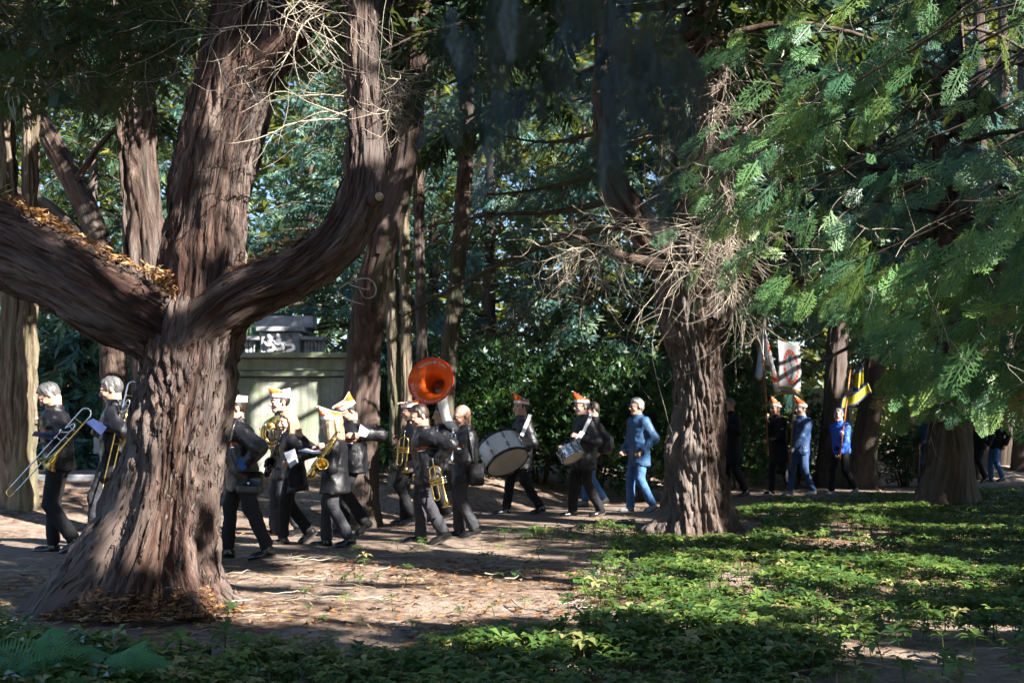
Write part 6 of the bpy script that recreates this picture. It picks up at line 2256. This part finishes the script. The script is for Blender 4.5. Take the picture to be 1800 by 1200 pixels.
# papers and folders
def sheet(name, label, cat, corners, mat, th=.006, group=None, fold=0.0, mat2=None):
    c = np.array(corners, float)
    n = unit(np.cross(c[1] - c[0], c[3] - c[0]))
    G_, m = [], 7
    for j in range(m):
        for i in range(m):
            u_, v_ = i / (m - 1), j / (m - 1)
            p_ = (c[0] * (1 - u_) + c[1] * u_) * (1 - v_) + (c[3] * (1 - u_) + c[2] * u_) * v_
            G_.append(p_ + n * (fold * (abs(u_ - .5) * 2) ** 1.5 + .004 * math.sin(u_ * 5 + v_ * 3)))
    G_ = np.array(G_)
    f1 = grid_faces(m, m, False)
    v = np.vstack([G_, G_ - n * th])
    f = f1.tolist() + (f1[:, ::-1] + m * m).tolist()
    bd = [i for i in range(m)] + [m * j + m - 1 for j in range(1, m)] + [m * (m - 1) + i for i in range(m - 2, -1, -1)] + [m * j for j in range(m - 2, 0, -1)]
    f += [[bd[i], bd[(i + 1) % len(bd)], bd[(i + 1) % len(bd)] + m * m, bd[i] + m * m][::-1] for i in range(len(bd))]
    o = obj_from(name, v, f, [mat, mat2 or mat], None, tuple(c.mean(0)), None, False, [0] * len(f1) + [1] * (len(f) - len(f1)))
    return tag(o, label, cat, group)


gM = "papers and folders the players carry"
sheet("tablet", "dark tablet held flat by the grey-haired trombonist", "tablet", [W(56, 764, 11.45), W(94, 771, 11.4), W(98, 762, 11.65), W(62, 757, 11.7)], "folder_navy", .012, gM)
sheet("folder", "navy folder open in the hands of the man beside the big trunk", "folder", [W(150, 742, 11.95), W(178, 764, 11.9), W(190, 748, 12.05), W(164, 735, 12.1)], "folder_navy", .012, gM)
sheet("folder", "bright blue folder sticking out of the black shoulder bag", "folder", [W(416, 804, 11.15), W(440, 795, 11.2), W(433, 824, 11.1), W(424, 828, 11.05)], "folder_blue", .012, gM)
sheet("booklet", "pale booklet in the long-haired woman's hand", "booklet", [W(499, 796, 12.45), W(518, 789, 12.5), W(524, 812, 12.45), W(510, 823, 12.4)], "paper", .01, gM)
sheet("music_sheet", "white sheet held out flat by the woman in the tall cap", "sheet", [W(523, 793, 12.1), W(560, 797, 12.0), W(566, 793, 12.25), W(540, 789, 12.35)], "paper", .004, gM, .008)
sheet("folded_paper", "folded white paper pressed to the bent-headed man's chest", "paper", [W(634, 746, 13.6), W(650, 758, 13.55), W(643, 768, 13.5), W(629, 766, 13.55)], "paper", .012, gM)


# bags
def bag(name, label, cat, c, ax, half, mat, strap=None, flap=True, text=None, rd=.03):
    ax = np.asarray(ax, float)
    R = empty(name, c, label, cat, "bags the marchers carry")
    c = np.asarray(c, float)
    V, F = surface(lambda p: (lambda q: np.linalg.norm(np.maximum(np.abs(q) - (np.asarray(half) - rd), 0), axis=1) - rd + .006 * (noise(p * 14) - .5))((p - c) @ ax.T), c - max(half) * 1.5 - .02, c + max(half) * 1.5 + .02, .011)
    obj_from("bag_body", V, orient(V, F), mat, R)
    if flap:
        MB().add(*box(c - ax[1] * (half[1] + .004) + ax[2] * half[2] * .35, ax, (half[0] * .98, .008, half[2] * .62))).build("flap", mat, R)
        MB().add(*lathe([(.001, .005), (.010, .005), (.012, 0)], 12, c - ax[1] * (half[1] + .012) - ax[2] * half[2] * .02, -ax[1])).build("clasp", "chrome", R)
    if strap is not None:
        MB().add(*tube(strap, .011, 6, 30)).build("strap", "black_leather", R)
    if text:
        v, f = text_mesh(text, .03)
        MB().add(c + v[:, :1] * ax[0] + (v[:, 1:2] + .0) * ax[2] - ax[1] * (half[1] + .016) + ax[2] * half[2] * .1, f).build("lettering", "print_white", R, smooth=False)
    return R


def view_axes(yaw=0.0, roll=0.0):
    y_ = A3(math.sin(yaw), math.cos(yaw), 0)
    x_ = A3(math.cos(yaw), -math.sin(yaw), 0)
    z_ = A3(0, 0, 1)
    return np.stack([x_ * math.cos(roll) + z_ * math.sin(roll), y_, -x_ * math.sin(roll) + z_ * math.cos(roll)])


bag("shoulder_bag", "black leather shoulder bag at the hip of the man in the cream cap", "bag", W(440, 848, 11.02), view_axes(.1, -.03), (.122, .045, .115), "black_leather", [W(418, 830, 11.0), W(404, 790, 11.06), W(412, 745, 11.12), W(424, 732, 11.3)])
bag("instrument_pouch", "black pouch with small white print on the long-haired woman's hip", "bag", W(520, 843, 12.42), view_axes(.1, .05), (.085, .035, .08), "coat_black", None, False)
bag("hip_pouch", "flat black pouch hanging at the bald man's hip", "bag", W(838, 834, 13.33), view_axes(-.1, .04), (.085, .04, .13), "coat_black", [W(832, 812, 13.3), W(826, 770, 13.33), W(818, 742, 13.45)], False)
bag("backpack", "black bag on the back of the walker hidden by the snare drummer", "bag", W(1066, 778, 19.0), view_axes(.2, .1), (.13, .12, .19), "black_leather", None, False, None, .11)


# flags
def pole(name, parent, a, b, r=.016):
    return MB().add(*tube([a, b], [r, r * .9], 10)).build(name, "pole_wood", parent)


gF = "flags and banners"
f0 = W(1350, 800, 22.4)
FL = empty("furled_flag", f0, "white gold-fringed flag hanging in folds from the sunglassed bearer's pole", "flag", gF)
top = W(1341, 566, 22.3)
pole("pole", FL, f0, top)
MB().add(*lathe([(.016, 0), (.03, .01), (.018, .04), (.028, .07), (.004, .15)], 12, top, top - f0)).build("finial", "brass", FL)
nu_, nv_ = 60, 30
pts, mi_ = [], []
for j in range(nv_):
    v_ = j / (nv_ - 1)
    for i in range(nu_):
        s_ = i / (nu_ - 1)
        ln = 1.02 + .30 * s_ ** 1.3 - .22 * math.sin(s_ * 3.1) ** 2 + .10 * math.sin(s_ * 9)
        sprd = -.17 + .45 * s_
        x_ = (sprd * v_ ** .8) + .02 * math.sin(s_ * 14) * v_
        y_ = -.03 + .085 * math.sin(s_ * 15 + v_ * 1.2) * v_ ** .5
        base_ = top + (f0 - top) * .02
        pts.append(base_ + A3(x_ + (f0 - top)[0] * v_ * .12, y_, -ln * v_))
fq = grid_faces(nv_, nu_, False)
mm = []
for q in fq:
    j, i = divmod(int(q[0]), nu_)
    s_, v_ = i / (nu_ - 1), j / (nv_ - 1)
    m_ = 0
    if v_ > .94:
        m_ = 1
    elif s_ > .62 and (.30 < v_ < .36 or .74 < v_ < .80):
        m_ = 2
    elif .66 < s_ < .82 and .42 < v_ < .62 and (i + j) % 3 == 0:
        m_ = 2 if j % 2 else 3
    elif .40 < s_ < .52 and .62 < v_ < .72 and (i * 2 + j) % 3 == 0:
        m_ = 3
    elif .2 < s_ < .26 and .4 < v_ < .7:
        m_ = 2
    mm.append(m_)
ob = obj_from("cloth", np.array(pts), fq, ["flag_white", "fringe_gold", "flag_red", "flag_grey"], FL, None, None, True, mm)
sl = ob.modifiers.new("thickness", 'SOLIDIFY')
sl.thickness = .006

b0, b1 = W(1388, 826, 22.0), W(1399, 640, 22.05)
BN = empty("oval_banner", b0, "flat white banner with a red oval wreath and gold fringe", "banner", gF)
pole("pole", BN, b0, b1)
w0, w1 = W(1366, 598, 21.98), W(1404, 609, 21.98)
pole("crossbar", BN, w0 + A3(-.03, 0, .01), w1 + A3(.03, 0, .01), .011)
wid, hgt = np.linalg.norm(w1 - w0), W(1366, 598, 22)[2] - W(1366, 684, 22)[2]
xd = unit(w1 - w0)
nu_, nv_ = 41, 81
pts, mm = [], []
for j in range(nv_):
    for i in range(nu_):
        s_, v_ = i / (nu_ - 1), j / (nv_ - 1)
        pts.append(w0 + xd * wid * s_ + A3(.02 * math.sin(v_ * 3), .025 * math.sin(s_ * 5 + v_ * 2) - .03, -hgt * v_))
fq = grid_faces(nv_, nu_, False)
for q in fq:
    j, i = divmod(int(q[0]), nu_)
    s_, v_ = (i + .5) / (nu_ - 1), (j + .5) / (nv_ - 1)
    e = math.hypot((s_ - .56) / .34, (v_ - .48) / .36)
    m_ = 0
    if v_ > .955 or s_ < .045:
        m_ = 4
    elif v_ > .90:
        m_ = 1
    elif s_ < .075 and v_ > .05:
        m_ = 1
    elif s_ > .93 and int(v_ * 16) % 2:
        m_ = 3
    elif .74 < e < 1:
        m_ = 0 if (int(math.atan2(v_ - .48, s_ - .56) * 9) % 3 == 0 and .82 < e < .92) else 2
    elif abs(s_ - .56 - .05 * math.sin(v_ * 14)) < .05 + .04 * math.sin(v_ * 9) and .22 < v_ < .74:
        m_ = 3
    mm.append(m_)
ob = obj_from("cloth", np.array(pts), fq, ["flag_white", "fringe_gold", "flag_red", "flag_grey", "flag_lilac"], BN, None, None, True, mm)
sl = ob.modifiers.new("thickness", 'SOLIDIFY')
sl.thickness = .012
c0, c1 = W(1368, 690, 21.98), W(1396, 691, 21.98)
MB().add(*box((c0 + c1) / 2, I3, ((c1 - c0)[0] / 2, .01, .03))).build("fringe", "fringe_gold", BN, smooth=False)

y0, y1 = W(1476, 806, 22.35), W(1496, 640, 22.45)
YF = empty("yellow_flag", y0, "yellow and navy flag draped from the pole of the man in bright blue", "flag", gF)
pole("pole", YF, y0, y1)
nu_, nv_ = 40, 24
for rows, nm in ((((1480, 697), (1526, 672), (1532, 690), (1478, 722)), "cloth"), (((1501, 650), (1518, 642), (1517, 680), (1500, 686)), "cloth")):
    q0, q1, q2, q3 = [W(a, b, 22.55) for a, b in rows]
    pts = []
    for j in range(nv_):
        for i in range(nu_):
            s_, v_ = i / (nu_ - 1), j / (nv_ - 1)
            p_ = (q0 * (1 - s_) + q1 * s_) * (1 - v_) + (q3 * (1 - s_) + q2 * s_) * v_
            pts.append(p_ + A3(0, .05 * math.sin(s_ * 9 + v_), -.05 * math.sin(s_ * 3.14)))
    fq = grid_faces(nv_, nu_, False)
    mm = [1 if (int(q[0]) // nu_ >= nv_ - 5 or int(q[0]) // nu_ < 3 or (int(q[0]) % nu_) < 2) else 0 for q in fq]
    if rows[0][1] < 690 - 40:
        mm = [0] * len(fq)
    ob = obj_from(nm, np.array(pts), fq, ["flag_yellow", "flag_navy"], YF, None, None, True, mm)
    sl = ob.modifiers.new("thickness", 'SOLIDIFY')
    sl.thickness = .006
a, b = W(1617, 778, 25.3), W(1615, 838, 25.3)
o = MB().add(*tube([a, b], .012, 8)).build("walking_stick", "pole_wood", None, tuple(b))
tag(o, "brown stick held by the walker behind the drooping sprays", "stick")
